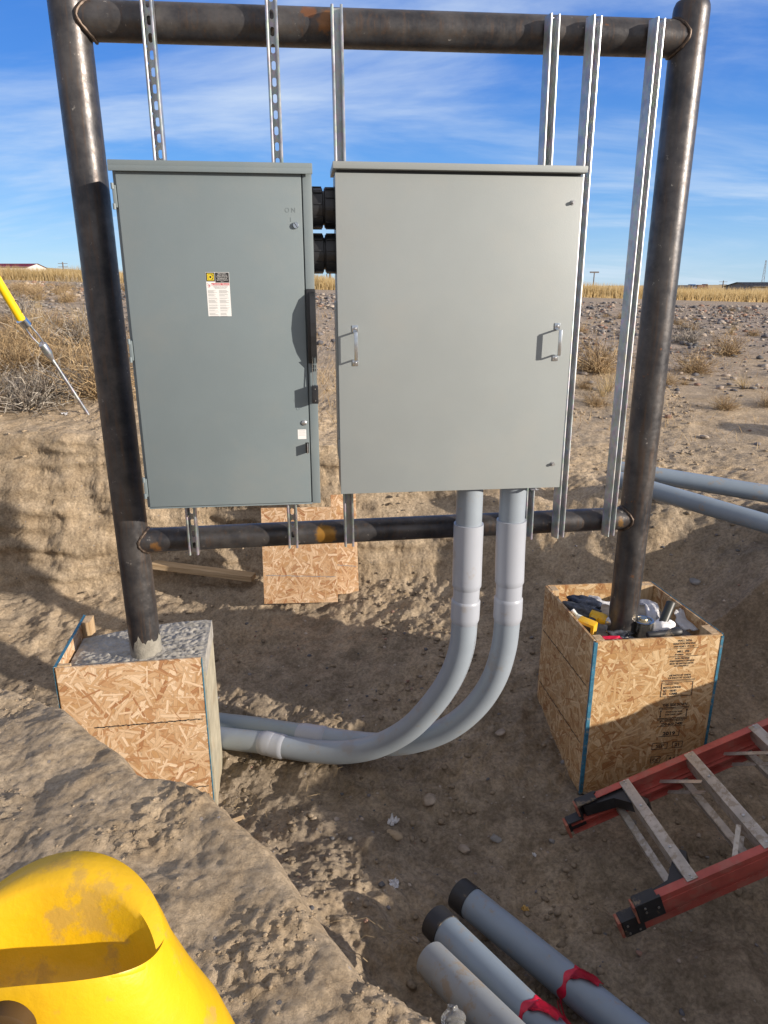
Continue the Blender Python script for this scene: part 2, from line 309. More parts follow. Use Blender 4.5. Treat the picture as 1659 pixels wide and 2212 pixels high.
def steel_mat(name, spots=(), base=1.0):
    m, nt, b = new_mat(name); k = NB(nt); v = k.obj()
    n = k.noise(v, 7, 9, .68); n2 = k.noise(v, 34, 6, .7); st = k.noise(k.mapping(v, (30,30,2.5)), 2, 5, .65)
    c = k.mix(k.ramp(n, .3, .7), (.035*base,.036*base,.042*base), (.108*base,.101*base,.099*base))
    c = k.mix(k.ramp(st, .48, .72, 0, .65), c, (.115,.074,.050))
    c = k.mix(k.math('MULTIPLY', k.ramp(n2, .63, .68), k.ramp(n, .45, .6)), c, (.36,.34,.31))
    c = k.mix(k.ramp(k.noise(v, 12, 8, .72), .66, .70, 0, .7), c, (.24,.105,.04))
    for (p, r, col) in spots:
        d = nt.nodes.new('ShaderNodeVectorMath'); d.operation = 'DISTANCE'; nt.links.new(v, d.inputs[0]); d.inputs[1].default_value = p
        q = k.math('ADD', d.outputs['Value'], k.math('MULTIPLY', k.math('SUBTRACT', k.noise(v, 26, 5, .6), .5), .06))
        c = k.mix(k.ramp(q, r*.7, r*1.05, .8, 0), c, k.mix(n2, col, tuple(x*.6 for x in col)))
    k.set(b.inputs['Base Color'], c); b.inputs['Metallic'].default_value = .55; b.inputs['Specular IOR Level'].default_value = .6
    k.set(b.inputs['Roughness'], k.ramp(n2, .3, .7, .30, .50)); k.set(b.inputs['Normal'], k.bump(k.math('ADD', n2, st), .22, .002)); return m

def galv_mat():
    m, nt, b = new_mat('galvanized_steel'); k = NB(nt); v = k.obj()
    vo = k.voro(k.mapping(v, (1,1,.5)), 90); n = k.noise(v, 12, 6, .6)
    c = k.mix(k.ramp(n, .3, .7), (.34,.36,.38), (.54,.56,.58)); c = k.mix(.18, c, vo.outputs['Color'], 'SOFT_LIGHT')
    k.set(b.inputs['Base Color'], c); b.inputs['Metallic'].default_value = .9; k.set(b.inputs['Roughness'], k.ramp(n, .2, .8, .34, .55)); return m
M = {}
M['soil'] = soil_mat()
M['clod'] = plain_soil('soil_clods', (.31,.24,.16), (.48,.385,.27)); M['dampclod'] = plain_soil('damp_soil_clods', (.18,.142,.10), (.31,.252,.185))
M['steel'] = steel_mat('mill_scale_steel'); M['galv'] = galv_mat()
M['paint1'] = simple('grey_green_enamel', (.172,.212,.229), .42, var=.045, vscale=2.5, dirt=.10, dscale=3, dlo=.45, dw=.25, dirtcol=(.34,.30,.24), bump=.08, bscale=260)
M['paint2'] = simple('pale_grey_enamel', (.285,.314,.318), .40, var=.04, vscale=2.5, dirt=.10, dscale=3, dlo=.45, dw=.25, dirtcol=(.42,.37,.30), bump=.08, bscale=260)
M['paint1d'] = M['paint1']
M['black'] = simple('black_plastic', (.018,.019,.022), .38, var=.25, vscale=20)
M['blackdust'] = simple('dusty_black_plastic', (.020,.021,.024), .5, var=.2, vscale=20, dirt=.55, dscale=14, dlo=.55)
M['pvc'] = simple('grey_pvc', (.275,.318,.365), .40, var=.07, vscale=4, dirt=.28, dscale=9, dlo=.56)
M['pvclight'] = simple('light_grey_pvc', (.36,.385,.435), .36, var=.04, vscale=4, dirt=.35, dscale=10, dlo=.60)
M['pvcblue'] = simple('blue_grey_pvc', (.215,.265,.32), .40, var=.10, vscale=3, dirt=.6, dscale=10, dlo=.575)
M['pvcgreen'] = simple('green_grey_pvc', (.25,.30,.325), .42, var=.06, vscale=3, dirt=.35, dscale=11, dlo=.6)
M['pvcdusty'] = simple('dusty_grey_pvc', (.27,.29,.30), .5, var=.10, vscale=3, dirt=.7, dscale=9, dlo=.53)
M['osb'] = osb_mat('strand_board', (.95,.90,.88), 0., .2, 1.05); M['osb2'] = osb_mat('golden_strand_board', (.88,.80,.66), 2.3, .45, .95); M['osbback'] = osb_mat('faded_strand_board', (.90,.82,.79), 4.1, .4, 1.05)
M['lumber'] = None
def lumber(name, a, b_, sc=(3,60,60)):
    m, nt, b = new_mat(name); k = NB(nt); v = k.obj(); n = k.noise(k.mapping(v, sc), 1.2, 6, .6, .4)
    k.set(b.inputs['Base Color'], k.mix(k.ramp(n, .3, .7), a, b_)); b.inputs['Roughness'].default_value = .75; k.set(b.inputs['Normal'], k.bump(n, .3, .003)); return m
M['lumber'] = lumber('sawn_lumber', (.38,.26,.14), (.56,.42,.26)); M['lumberv'] = lumber('sawn_lumber_upright', (.38,.25,.13), (.58,.43,.26), (60,60,3))
M['bluedge'] = simple('blue_edge_paint', (.03,.15,.24), .7, var=.35, vscale=60, dirt=.5, dscale=40, dlo=.55, dirtcol=(.38,.30,.2))
M['concrete'] = simple('rough_concrete', (.335,.318,.285), .92, var=.25, vscale=18, bump=1, bscale=60, spec=.2)
M['concside'] = simple('formed_concrete', (.36,.33,.25), .88, var=.22, vscale=9, bump=.4, bscale=40, spec=.25, dirt=.4)
M['splash'] = simple('concrete_splash', (.25,.235,.20), .95, var=.2, vscale=30, bump=.6, bscale=120)
M['white'] = simple('white_label', (.74,.74,.73), .45, var=.02); M['ink'] = simple('black_ink', (.02,.02,.022), .6, var=.1)
M['greyink'] = simple('grey_fine_print', (.22,.22,.23), .6, var=.1)
M['red'] = simple('red_print', (.50,.03,.05), .5, var=.05); M['yellowprint'] = simple('yellow_print', (.80,.62,.03), .5, var=.03)
M['chrome'] = simple('zinc_plate', (.62,.66,.70), .22, metal=1, var=.1, vscale=30)
M['bolt'] = simple('bolt_steel', (.50,.50,.50), .35, metal=.9, var=.2, vscale=60)
M['fibre'] = simple('red_fibreglass', (.38,.078,.060), .52, var=.20, vscale=10, dirt=.45, dscale=16, dlo=.50, dirtcol=(.36,.16,.12))
M['fibreworn'] = simple('worn_red_rubber', (.34,.11,.075), .8, var=.25, vscale=30, dirt=.4, dscale=30)
M['alu'] = simple('dusty_aluminium', (.50,.46,.41), .50, metal=.55, var=.18, vscale=20, dirt=.55, dscale=24, dlo=.5, dirtcol=(.33,.26,.18))
M['yellow'] = simple('yellow_plastic', (.68,.405,.007), .42, var=.10, vscale=9, bump=.25, bscale=60, dirt=.6, dscale=13, dlo=.535, dirtcol=(.40,.25,.07))
M['yellowguard'] = simple('yellow_guard_plastic', (.85,.55,.01), .35, var=.03)
M['cloth'] = simple('white_cloth', (.78,.78,.80), .85, var=.06, vscale=14, bump=.4, bscale=120, dirt=.3, dlo=.58, dscale=10)
M['bluecloth'] = simple('navy_fabric', (.025,.035,.065), .95, var=.4, vscale=60, bump=1, bscale=180)
M['greycloth'] = simple('grey_work_fabric', (.10,.105,.115), .95, var=.5, vscale=45, bump=1, bscale=160)
M['toolyellow'] = simple('tool_yellow_plastic', (.72,.42,.015), .45, var=.1, dirt=.3, dscale=30)
M['tin'] = simple('tin_plate', (.55,.52,.44), .25, metal=1, var=.25, vscale=30)
M['tape'] = simple('red_tape', (.55,.010,.045), .40, var=.25, vscale=24)
M['stone'] = simple('field_stone', (.30,.25,.20), .9, var=.35, vscale=16, bump=.5, bscale=60); M['stonegrey'] = simple('grey_stone', (.22,.215,.21), .85, var=.35, vscale=16, bump=.5, bscale=60)
M['cobbles'] = None
def multi(name, cols, scale):
    m, nt, b = new_mat(name); k = NB(nt); a = nt.nodes.new('ShaderNodeAttribute'); a.attribute_name = 'tone'
    cr = nt.nodes.new('ShaderNodeValToRGB'); cr.color_ramp.interpolation = 'CONSTANT'; e = cr.color_ramp.elements
    e[0].position = 0; e[0].color = (*cols[0], 1); e[1].position = 1/len(cols); e[1].color = (*cols[1], 1)
    for i in range(2, len(cols)): q = e.new(i/len(cols)); q.color = (*cols[i], 1)
    nt.links.new(a.outputs['Fac'], cr.inputs[0]); n = k.noise(k.obj(), scale, 5, .6)
    k.set(b.inputs['Base Color'], k.mix(1, cr.outputs[0], k.ramp(n, .25, .75, .75, 1.2), 'MULTIPLY')); b.inputs['Roughness'].default_value = .9; b.inputs['Specular IOR Level'].default_value = .2; return m
M['cobbles'] = multi('river_cobbles', [(.12,.12,.125),(.20,.19,.185),(.30,.26,.23),(.36,.30,.25),(.17,.16,.165),(.42,.36,.30),(.27,.17,.13),(.10,.10,.11)], 30)
M['scrub'] = multi('dry_scrub_twigs', [(.34,.235,.125),(.42,.30,.165),(.27,.19,.11),(.47,.36,.22)], 8)
M['greyscrub'] = multi('grey_scrub_twigs', [(.25,.215,.18),(.36,.325,.28),(.18,.15,.12),(.42,.38,.32)], 8)
M['straw'] = multi('straw_grass', [(.46,.33,.155),(.54,.41,.21),(.40,.29,.135),(.60,.47,.26)], 4)
M['roots'] = simple('dry_roots', (.30,.225,.13), .9, var=.3, vscale=30)

# ------------------------------------------------------------------ object helpers
def link(name, me, mat, parent=None, Mx=None):
    o = bpy.data.objects.new(name, me); COL.objects.link(o)
    if mat: me.materials.append(mat)
    if parent is not None:
        o.parent = parent; pw = world_of(parent)
        if Mx is None: me.transform(pw.inverted())
        else: o.matrix_basis = pw.inverted() @ Mx
    elif Mx is not None: o.matrix_basis = Mx
    return o
def world_of(o):
    return (world_of(o.parent) @ o.matrix_basis) if o.parent else o.matrix_basis.copy()
def fin(bm, name, smooth=None):
    me = bpy.data.meshes.new(name); bmesh.ops.recalc_face_normals(bm, faces=bm.faces); bm.to_mesh(me); bm.free()
    if smooth:
        me.polygons.foreach_set('use_smooth', [True]*len(me.polygons))
        try: me.set_sharp_from_angle(angle=math.radians(smooth))
        except Exception: pass
    return me
def part(name, bm, mat, parent=None, Mx=None, smooth=40, label=None):
    me = fin(bm, name, smooth) if isinstance(bm, bmesh.types.BMesh) else bm
    o = link(name, me, mat, parent, Mx)
    if label: o['label'] = label
    return o
def tag(o, label=None, cat=None, group=None, kind=None):
    if label: o['label'] = label
    if cat: o['category'] = cat
    if group: o['group'] = group
    if kind: o['kind'] = kind
    return o
def thing(name, label, cat, loc=(0,0,0), rz=0, group=None):
    o = bpy.data.objects.new(name, None); COL.objects.link(o); o.empty_display_size = .1
    o.matrix_basis = Matrix.Translation(Vector(loc)) @ Matrix.Rotation(rz, 4, 'Z'); return tag(o, label, cat, group)
def NBM(): return bmesh.new()
def tf(bm, vs, T):
    if T is not None: bmesh.ops.transform(bm, matrix=T, verts=vs)
def box(bm, lo, hi, T=None, bev=0):
    r = bmesh.ops.create_cube(bm, size=1); vs = r['verts']
    c = [(a+b)/2 for a, b in zip(lo, hi)]; s = [abs(b-a) for a, b in zip(lo, hi)]
    bmesh.ops.transform(bm, matrix=Matrix.Translation(c) @ Matrix.Diagonal((*s, 1)), verts=vs)
    if bev:
        es = list({e for v in vs for e in v.link_edges})
        q = bmesh.ops.bevel(bm, geom=es, offset=bev, segments=2, affect='EDGES', profile=.6); vs = list({v for f in q['faces'] for v in f.verts} | {v for v in vs if v.is_valid})
    tf(bm, vs, T); return vs
def ringpts(c, u, w, r, n): return [c + u*(r*math.cos(2*math.pi*i/n)) + w*(r*math.sin(2*math.pi*i/n)) for i in range(n)]
def tube(bm, pts, r, n=28, cap=True, T=None, wob=0):
    pts = [Vector(p) for p in pts]; rs = r if isinstance(r, (list, tuple)) else [r]*len(pts)
    t0 = (pts[1]-pts[0]) if (pts[1]-pts[0]).length > 1e-7 else pts[-1]-pts[0]; t0 = t0.normalized(); u = t0.orthogonal().normalized(); rings = []
    for i, p in enumerate(pts):
        t = (pts[min(i+1, len(pts)-1)] - pts[max(i-1, 0)]); t = t.normalized() if t.length > 1e-9 else t0
        u = (u - t*u.dot(t)).normalized(); w = t.cross(u)
        rings.append([bm.verts.new((T @ q) if T is not None else q) for q in ringpts(p, u, w, rs[i], n)])
    for a, b in zip(rings, rings[1:]):
        for i in range(n): bm.faces.new((a[i], a[(i+1) % n], b[(i+1) % n], b[i]))
    if cap: bm.faces.new(rings[0][::-1]); bm.faces.new(rings[-1])
    return rings
def hollow(bm, pts, r, wall=.006, n=32, deep=.25):
    """pipe with open ends: the outer skin, the end ring and the bore"""
    pts = [Vector(p) for p in pts]; a, b = pts[0], pts[-1]
    da = (pts[1]-a).normalized(); db = (pts[-2]-b).normalized()
    full = [a + da*deep, a, a] + pts + [b, b, b + db*deep]
    P = [a + da*deep, a + da*.0004, *pts, b + db*.0004, b + db*deep]
    R = [r-wall, r-wall] + [r]*len(pts) + [r-wall, r-wall]
    t_all = []; u = da.orthogonal().normalized(); rings = []
    tang = [da, da] + [((pts[min(i+1, len(pts)-1)] - pts[max(i-1, 0)]).normalized()) for i in range(len(pts))] + [-db, -db]
    for p, rr, t in zip(P, R, tang):
        u = (u - t*u.dot(t)).normalized(); w = t.cross(u); rings.append([bm.verts.new(q) for q in ringpts(p, u, w, rr, n)])
    for A, B in zip(rings, rings[1:]):
        for i in range(n): bm.faces.new((A[i], A[(i+1) % n], B[(i+1) % n], B[i]))
def prism(bm, poly, d0, d1, T=None):
    """polygon in x/z pushed along y from d0 to d1"""
    a = [bm.verts.new((p[0], d0, p[1])) for p in poly]; b = [bm.verts.new((p[0], d1, p[1])) for p in poly]; n = len(poly)
    bm.faces.new(a); bm.faces.new(b[::-1])
    for i in range(n): bm.faces.new((a[i], b[i], b[(i+1) % n], a[(i+1) % n]))
    tf(bm, a+b, T); return a+b
def lathe(bm, prof, T=None, n=28, axis='z'):
    rings = []
    for r, z in prof:
        rings.append([bm.verts.new((r*math.cos(2*math.pi*i/n), r*math.sin(2*math.pi*i/n), z)) for i in range(n)])
    for A, B in zip(rings, rings[1:]):
        for i in range(n): bm.faces.new((A[i], A[(i+1) % n], B[(i+1) % n], B[i]))
    bm.faces.new(rings[0][::-1]); bm.faces.new(rings[-1]); tf(bm, [v for r in rings for v in r], T)
def spline(P, k=8):
    P = [Vector(p) for p in P]; P = [P[0]*2-P[1]] + P + [P[-1]*2-P[-2]]; o = []
    for i in range(1, len(P)-2):
        for j in range(k):
            t = j/k; a, b, c, d = P[i-1:i+3]
            o.append(.5*((2*b) + (c-a)*t + (2*a-5*b+4*c-d)*t*t + (3*b-a-3*c+d)*t**3))
    o.append(P[-2]); return o
def basis(o, x, y, z): 
    return Matrix(((x[0],y[0],z[0],o[0]),(x[1],y[1],z[1],o[1]),(x[2],y[2],z[2],o[2]),(0,0,0,1)))
def text_into(bm, s, size, T, align='LEFT', sx=1, depth=0, weight=0, space=1):
    cu = bpy.data.curves.new('t', 'FONT'); cu.body = s; cu.size = size; cu.align_x = align; cu.extrude = depth; cu.offset = weight; cu.space_character = space; cu.resolution_u = 3
    o = bpy.data.objects.new('t', cu); COL.objects.link(o); dg = bpy.context.evaluated_depsgraph_get()
    me = bpy.data.meshes.new_from_object(o.evaluated_get(dg)); me.transform(T @ Matrix.Diagonal((sx,1,1,1))); bm.from_mesh(me)
    bpy.data.objects.remove(o); bpy.data.curves.remove(cu); bpy.data.meshes.remove(me)
def rawmesh(name, V, Fq, tone=None, smooth=False, attr='tone'):
    me = bpy.data.meshes.new(name); V = np.asarray(V, np.float32); Fq = np.asarray(Fq, np.int32); k = Fq.shape[1]
    me.vertices.add(len(V)); me.vertices.foreach_set('co', V.ravel()); me.loops.add(Fq.size); me.loops.foreach_set('vertex_index', Fq.ravel())
    me.polygons.add(len(Fq)); me.polygons.foreach_set('loop_start', np.arange(0, Fq.size, k, dtype=np.int32)); me.polygons.foreach_set('loop_total', np.full(len(Fq), k, np.int32))
    me.update(calc_edges=True)
    if smooth: me.polygons.foreach_set('use_smooth', np.ones(len(Fq), bool))
    if tone is not None: a = me.attributes.new(attr, 'FLOAT', 'POINT'); a.data.foreach_set('value', np.asarray(tone, np.float32))
    return me

# ------------------------------------------------------------------ ground
def axis_lines(lo, c0, c1, hi, step, g):
    core = list(np.arange(c0, c1+1e-9, step)); up = []; s = step; p = c1
    while p < hi: s *= g; p += s; up.append(p)
    dn = []; s = step; p = c0
    while p > lo: s *= g; p -= s; dn.append(p)
    return np.array(dn[::-1] + core + up)
XL = axis_lines(-2500, -2.3, 2.2, 2500, .0125, 1.035); XL = np.concatenate([XL[XL < -1.45], np.arange(-1.45, .55, .0078), XL[XL >= .55]]); YL = axis_lines(-30, .75, 5.5, 3500, .0125, 1.032); YL = np.concatenate([YL[YL < .80], np.arange(.80, 2.45, .0078), YL[(YL >= 2.45) & (YL < 4.70)], np.arange(4.70, 5.36, .0055), YL[YL >= 5.36]])
X, Y = np.meshgrid(XL, YL); Z = height(X, Y)
near_ = (np.abs(X) < 7) & (Y > 4.2) & (Y < 6.2); Dw = np.where(near_, inside(np.where(near_, X, 50), np.where(near_, Y, 50)), -5)
wz = np.exp(-((Dw-.15)/.24)**2)*near_*(X < 2.2)
lay_ = perlin(X*.9 + 3, Z*15 + .8*perlin(X*2, Z*2)); YD = Y + wz*(.075*fbm(X*.55, Z*1.5, 1.7, 5, .55) + .034*lay_ + .010*np.abs(fbm(X+4, Z*1.5, 9, 3, .6)) - .02*sm(-1.12, -1.02, Z))
nx, ny = len(XL), len(YL); idx = np.arange(nx*ny).reshape(ny, nx)
Fq = np.stack([idx[:-1,:-1], idx[:-1,1:], idx[1:,1:], idx[1:,:-1]], -1).reshape(-1, 4)
gm = rawmesh('ground', np.stack([X, YD, Z], -1).reshape(-1, 3), Fq, smooth=True)
Dp = inside(X, Y); pitm = sm(.12, .6, Dp)
damp = pitm*(.55 + .25*sm(-1.8, -2.15, Z) )*(1 - .7*sm(3.9, 4.6, Y)) ; damp = np.clip(damp + .35*pitm*fbm(X, Y, 1.7, 3), 0, 1)
grav = sm(6.5, 9.5, Y)*(1 - sm(15, 17.5, Y))*(.35 + .65*sm(-.3, .3, fbm(X, Y, .5, 3) + .12*(Y-8))) ; roadm = sm(15, 17, Y)*(1 - sm(19.5, 20.5, Y))
grav = np.clip(grav + .5*roadm, 0, 1); field = sm(19.6, 20.6, Y)
col = np.stack([damp, grav, field, np.ones_like(damp)], -1).reshape(-1, 4).astype(np.float32)
ca = gm.color_attributes.new('zone', 'FLOAT_COLOR', 'POINT'); ca.data.foreach_set('color', col.ravel())
tag(link('ground', gm, M['soil']), kind='structure')

# stones and clods scattered over the ground
def ico(sub):
    bm = bmesh.new(); bmesh.ops.create_icosphere(bm, subdivisions=sub, radius=1); V = np.array([v.co[:] for v in bm.verts]); F_ = np.array([[v.index for v in f.verts] for f in bm.faces]); bm.free(); return V, F_
def rocky(sub, seed, amp=.22, flat=.58):
    V, F_ = ico(sub); r = np.random.default_rng(seed); out = []
    for p in V:
        q = Vector(p)*1.1 + Vector((seed*3.3, 0, 0)); out.append(p*(1 + amp*mnoise.noise(q) + amp*.6*mnoise.noise(q*2.3)))
    V = np.array(out)
    for _ in range(6):                            # chip facets off
        n = r.normal(size=3); n /= np.linalg.norm(n); d = V @ n; c = .62; over = d > c; V[over] -= np.outer(d[over]-c, n)*.85
    V[:,2] *= flat; return V, F_
TPL1 = [rocky(1, i, .5, .5) for i in range(6)]; TPL2 = [rocky(2, 10+i) for i in range(6)]
def scatter(name, mat, xs, ys, sizes, tpl, sink=.25, smooth=False, kind='stuff'):
    zs = height(xs, ys); VV, FF, TT = [], [], []; off = 0
    for x, y, z, s in zip(xs, ys, zs, sizes):
        V, F_ = tpl[rng.integers(len(tpl))]; a = rng.uniform(0, 6.283); ca_, sa = math.cos(a), math.sin(a); k = s*rng.uniform(.75, 1.25, 3)
        P = V*k; P = np.stack([P[:,0]*ca_-P[:,1]*sa, P[:,0]*sa+P[:,1]*ca_, P[:,2]], -1)
        VV.append(P + (x, y, z + s*.5*(1-sink*2) )); FF.append(F_+off); TT.append(np.full(len(V), rng.uniform(.01, .99))); off += len(V)
    o = link(name, rawmesh(name, np.concatenate(VV), np.concatenate(FF), np.concatenate(TT), smooth), mat); return tag(o, kind=kind)
def sample(n, x0, x1, y0, y1, dens):
    xs = rng.uniform(x0, x1, n); ys = rng.uniform(y0, y1, n); k = rng.uniform(0, 1, n) < dens(xs, ys); return xs[k], ys[k]
def lump(xs, ys, f=1.4, lo=-.1, hi=.5): return .12 + .88*sm(lo, hi, fbm(xs+31, ys-7, f, 3))
xs, ys = sample(11000, -2.3, 2.6, 1.2, 5.0, lambda x, y: sm(.08, .3, inside(x, y))*lump(x, y)*(.35 + .65*sm(1.0,0,np.abs(x-.3))))
scatter('soil_clods', M['dampclod'], xs, ys, .004 + .020*rng.random(len(xs))**3.5, TPL1)
xs, ys = sample(9000, -3.6, 3.0, 4.4, 7.5, lambda x, y: sm(.35, -.05, inside(x, y))*lump(x, y, 1.1))
scatter('pale_soil_crumbs', M['soil'], xs, ys, .005 + .020*rng.random(len(xs))**4, TPL1)
xs, ys = sample(42000, -1.6, .4, .8, 2.4, lambda x, y: sm(.12, -.02, inside(x, y))*(.03 + .6*sm(.15, .5, fbm(x-7, y+4, 2.7, 3)) + .2*sm(.3,.6,fbm(x, y, 5, 2))))
scatter('bank_crumbs', M['soil'], xs, ys, .0010 + .0055*rng.random(len(xs))**5, TPL1, .45)
xs, ys = sample(700, -1.2, 2.6, 1.3, 4.6, lambda x, y: sm(.1, .3, inside(x, y)))
scatter('pebbles', M['cobbles'], xs, ys, .004 + .012*rng.random(len(xs))**3, TPL2, smooth=True)
n = 9500; ys = 7.0 + 9.5*rng.random(n)**.8; xs = rng.uniform(-.75, .75, n)*ys; g_ = .55*fbm(xs, ys, .45, 3) + .10*(ys-8.5) > rng.uniform(-.3, .6, n) ; xs, ys = xs[g_], ys[g_]
scatter('gravel', M['cobbles'], xs, ys, .018 + .055*rng.random(len(xs))**2.6, TPL1)
xs, ys = sample(120, 1.0, 4.5, 4.9, 8.0, lambda x, y: lump(x, y, .8))
scatter('bank_stones', M['cobbles'], xs, ys, .012 + .035*rng.random(len(xs))**2.5, TPL1)

# ------------------------------------------------------------------ dry plants
def twigs(seed, n, spread, hgt, wid=.0035, kids=5, droop=.2, tuft=False):
    r = np.random.default_rng(seed); V, F_, T_ = [], [], []
    def strand(p, d, L, w, segs, curl, tone):
        side = np.cross(d, (r.normal(), r.normal(), r.normal())); side /= (np.linalg.norm(side)+1e-9); pts = []
        for i in range(segs+1):
            ww = w*(1-.75*i/segs); b = len(V); V.append(p+side*ww); V.append(p-side*ww); T_.extend((tone, tone)); pts.append(p.copy())
            if i: F_.append((b-2, b-1, b+1, b))
            d = d + r.normal(size=3)*curl + (0,0,-droop*i/segs*.3); d /= np.linalg.norm(d); p = p + d*L/segs
        return pts
    for i in range(n):
        a = r.uniform(0, 6.283); el = math.acos(r.uniform(.12 if not tuft else .72, 1)); d = np.array((math.cos(a)*math.sin(el), math.sin(a)*math.sin(el), math.cos(el)))
        p0 = np.array((r.normal()*spread*.12, r.normal()*spread*.12, 0)); L = (spread*math.sin(el) + hgt*math.cos(el))*r.uniform(.6, 1.1); tone = r.uniform(.01, .99)
        pts = strand(p0, d, L, wid, 4, .16, tone)
        for j in range(kids):
            q = pts[r.integers(1, len(pts))]; dd = d + r.normal(size=3)*.75; dd /= np.linalg.norm(dd); strand(q, dd, L*r.uniform(.15, .42), wid*.7, 2, .2, (tone + .15*r.normal()) % 1)
    return rawmesh('scrub_bush', V, F_, np.clip(T_, .01, .99))
BUSH = [twigs(i, 210, .30, .30) for i in range(4)]; GBUSH = [twigs(40+i, 150, .34, .22, .004, 5, .5) for i in range(3)]; TUFT = [twigs(70+i, 60, .12, .42, .0025, 0, .3, True) for i in range(2)]
for m_ in BUSH: m_.materials.append(M['scrub'])
for m_ in GBUSH: m_.materials.append(M['greyscrub'])
for m_ in TUFT: m_.materials.append(M['straw'])
def plant(me, x, y, sc, label, group, name='scrub_bush', cat='bush'):
    o = bpy.data.objects.new(name, me); COL.objects.link(o); o.location = (x, y, H(x, y)-.015); o.scale = (sc, sc, sc*random.uniform(.8, 1.1)); o.rotation_euler = (0, 0, random.uniform(0, 6.28))
    return tag(o, label, cat, group)
# the large ones left of the frame, each told apart
for me, u, v, y, sc, lb in [
    (GBUSH[0], 60, 868, 5.75, 1.25, 'low grey tangle of dead twigs at the lower left edge of the far bank'),
    (GBUSH[1], 128, 862, 6.0, 1.0, 'pale grey spidery dead bush crossed by the lower end of the anchor rod'),
    (BUSH[0], 215, 850, 6.1, 1.25, 'tan dry bush on the bank between the anchor rod and the left post'),
    (BUSH[1], 40, 800, 6.8, 1.15, 'tan dry bush at the left edge below the guy wire fittings'),
    (BUSH[2], 175, 800, 6.8, 1.15, 'brown twiggy bush just above the middle of the anchor rod'),
    (GBUSH[2], 170, 725, 7.9, 1.5, 'rounded grey brown bush right of the guy wire fittings'),
    (BUSH[3], 60, 745, 7.6, 1.0, 'small tan bush directly behind the guy wire strands'),
    (TUFT[0], 180, 700, 8.6, 1.15, 'tall straw coloured grass tuft above the rounded grey bush'),
    (BUSH[1], 1290, 790, 8.2, 1.2, 'largest tan bush on the slope seen between the two rightmost struts'),
    (BUSH[3], 1505, 770, 8.3, .85, 'small tan bush on the slope right of the right post'),
    (BUSH[2], 1575, 745, 9.5, .8, 'small tan bush near the right edge below the gravel'),
    (GBUSH[0], 1490, 685, 10.5, .9, 'grey bush among the stones right of the right post')]:
    p = gy(u, v, y); plant(me, p.x, p.y, sc, lb, 'dry bushes on the far bank', 'grass_tuft' if me in TUFT else 'scrub_bush', 'grass tuft' if me in TUFT else 'bush')
sites = []
for i in range(150):
    y = random.uniform(5.8, 15.5) if i < 62 else random.uniform(5.6, 9.5) if i > 110 else random.uniform(6, 15.5); b = random.uniform(-.60, -.30) if i < 62 or i > 110 else random.uniform(.24, .60)
    sites.append((b*y + random.uniform(-.2, .2), y))
for i, (x, y) in enumerate(sites):
    me = random.choice(BUSH + GBUSH[:2]); 
    if random.random() < .15: plant(random.choice(TUFT), x, y, random.uniform(.4, .8), 'short straw coloured grass tuft on the stony far bank', 'grass tufts on the far bank', 'grass_tuft', 'grass tuft')
    else: plant(me, x, y, random.uniform(.3, .85)*(1 if x < 0 else .6), 'low dry scrub bush scattered on the stony far bank', 'low scrub on the far bank')
# low ground scrub: short twigs everywhere between the bushes
def field_blades(n, fx, hmin, hmax, w, lean=.25):
    x, y = fx(n); n = len(x); z = height(x, y, False); h = rng.uniform(hmin, hmax, n)*(.75 + .6*np.clip(fbm(x, y, .35, 3)+.3, 0, 1)); a = rng.uniform(0, 6.283, n); l = rng.uniform(0, lean, n)
    dx, dy = np.cos(a)*l*h, np.sin(a)*l*h; sx_, sy_ = w, np.zeros(n)
    P = np.stack([np.stack([x-w/2, y, z], -1), np.stack([x+w/2, y, z], -1), np.stack([x+w/4+dx*.5, y+dy*.5, z+h*.6], -1), np.stack([x+dx, y+dy, z+h], -1), np.stack([x-w/4+dx*.5, y+dy*.5, z+h*.6], -1)], 1).reshape(-1, 3)
    b = np.arange(n)*5; Fq = np.concatenate([np.stack([b, b+1, b+2, b+4], -1), np.stack([b+4, b+2, b+3, b+3], -1)])
    T_ = np.repeat(rng.uniform(.01, .99, n), 5); F3 = np.concatenate([np.stack([b,b+1,b+2],-1), np.stack([b,b+2,b+4],-1), np.stack([b+4,b+2,b+3],-1)])
    return rawmesh('grass', P, F3, T_)
def fsamp(n): y = 20.2 + 26*rng.random(n)**1.6; return rng.uniform(-.66, .66, n)*y, y
tag(link('tall_dry_grass', field_blades(130000, fsamp, .20, .40, .018, .5), M['straw']), kind='stuff')
def ssamp(n):
    y = 5.4 + 10*rng.random(n)**1.1; x = rng.uniform(-.62, .62, n)*y; k = (lump(x, y, .7, -.1, .4) > rng.uniform(0, 1, n)) & (inside(x, y) < -.15) & ((x < 0) | (rng.random(n) < .25)); return x[k], y[k]
tag(link('ground_scrub', field_blades(15000, ssamp, .02, .10, .006, 1.4), M['scrub']), kind='stuff')

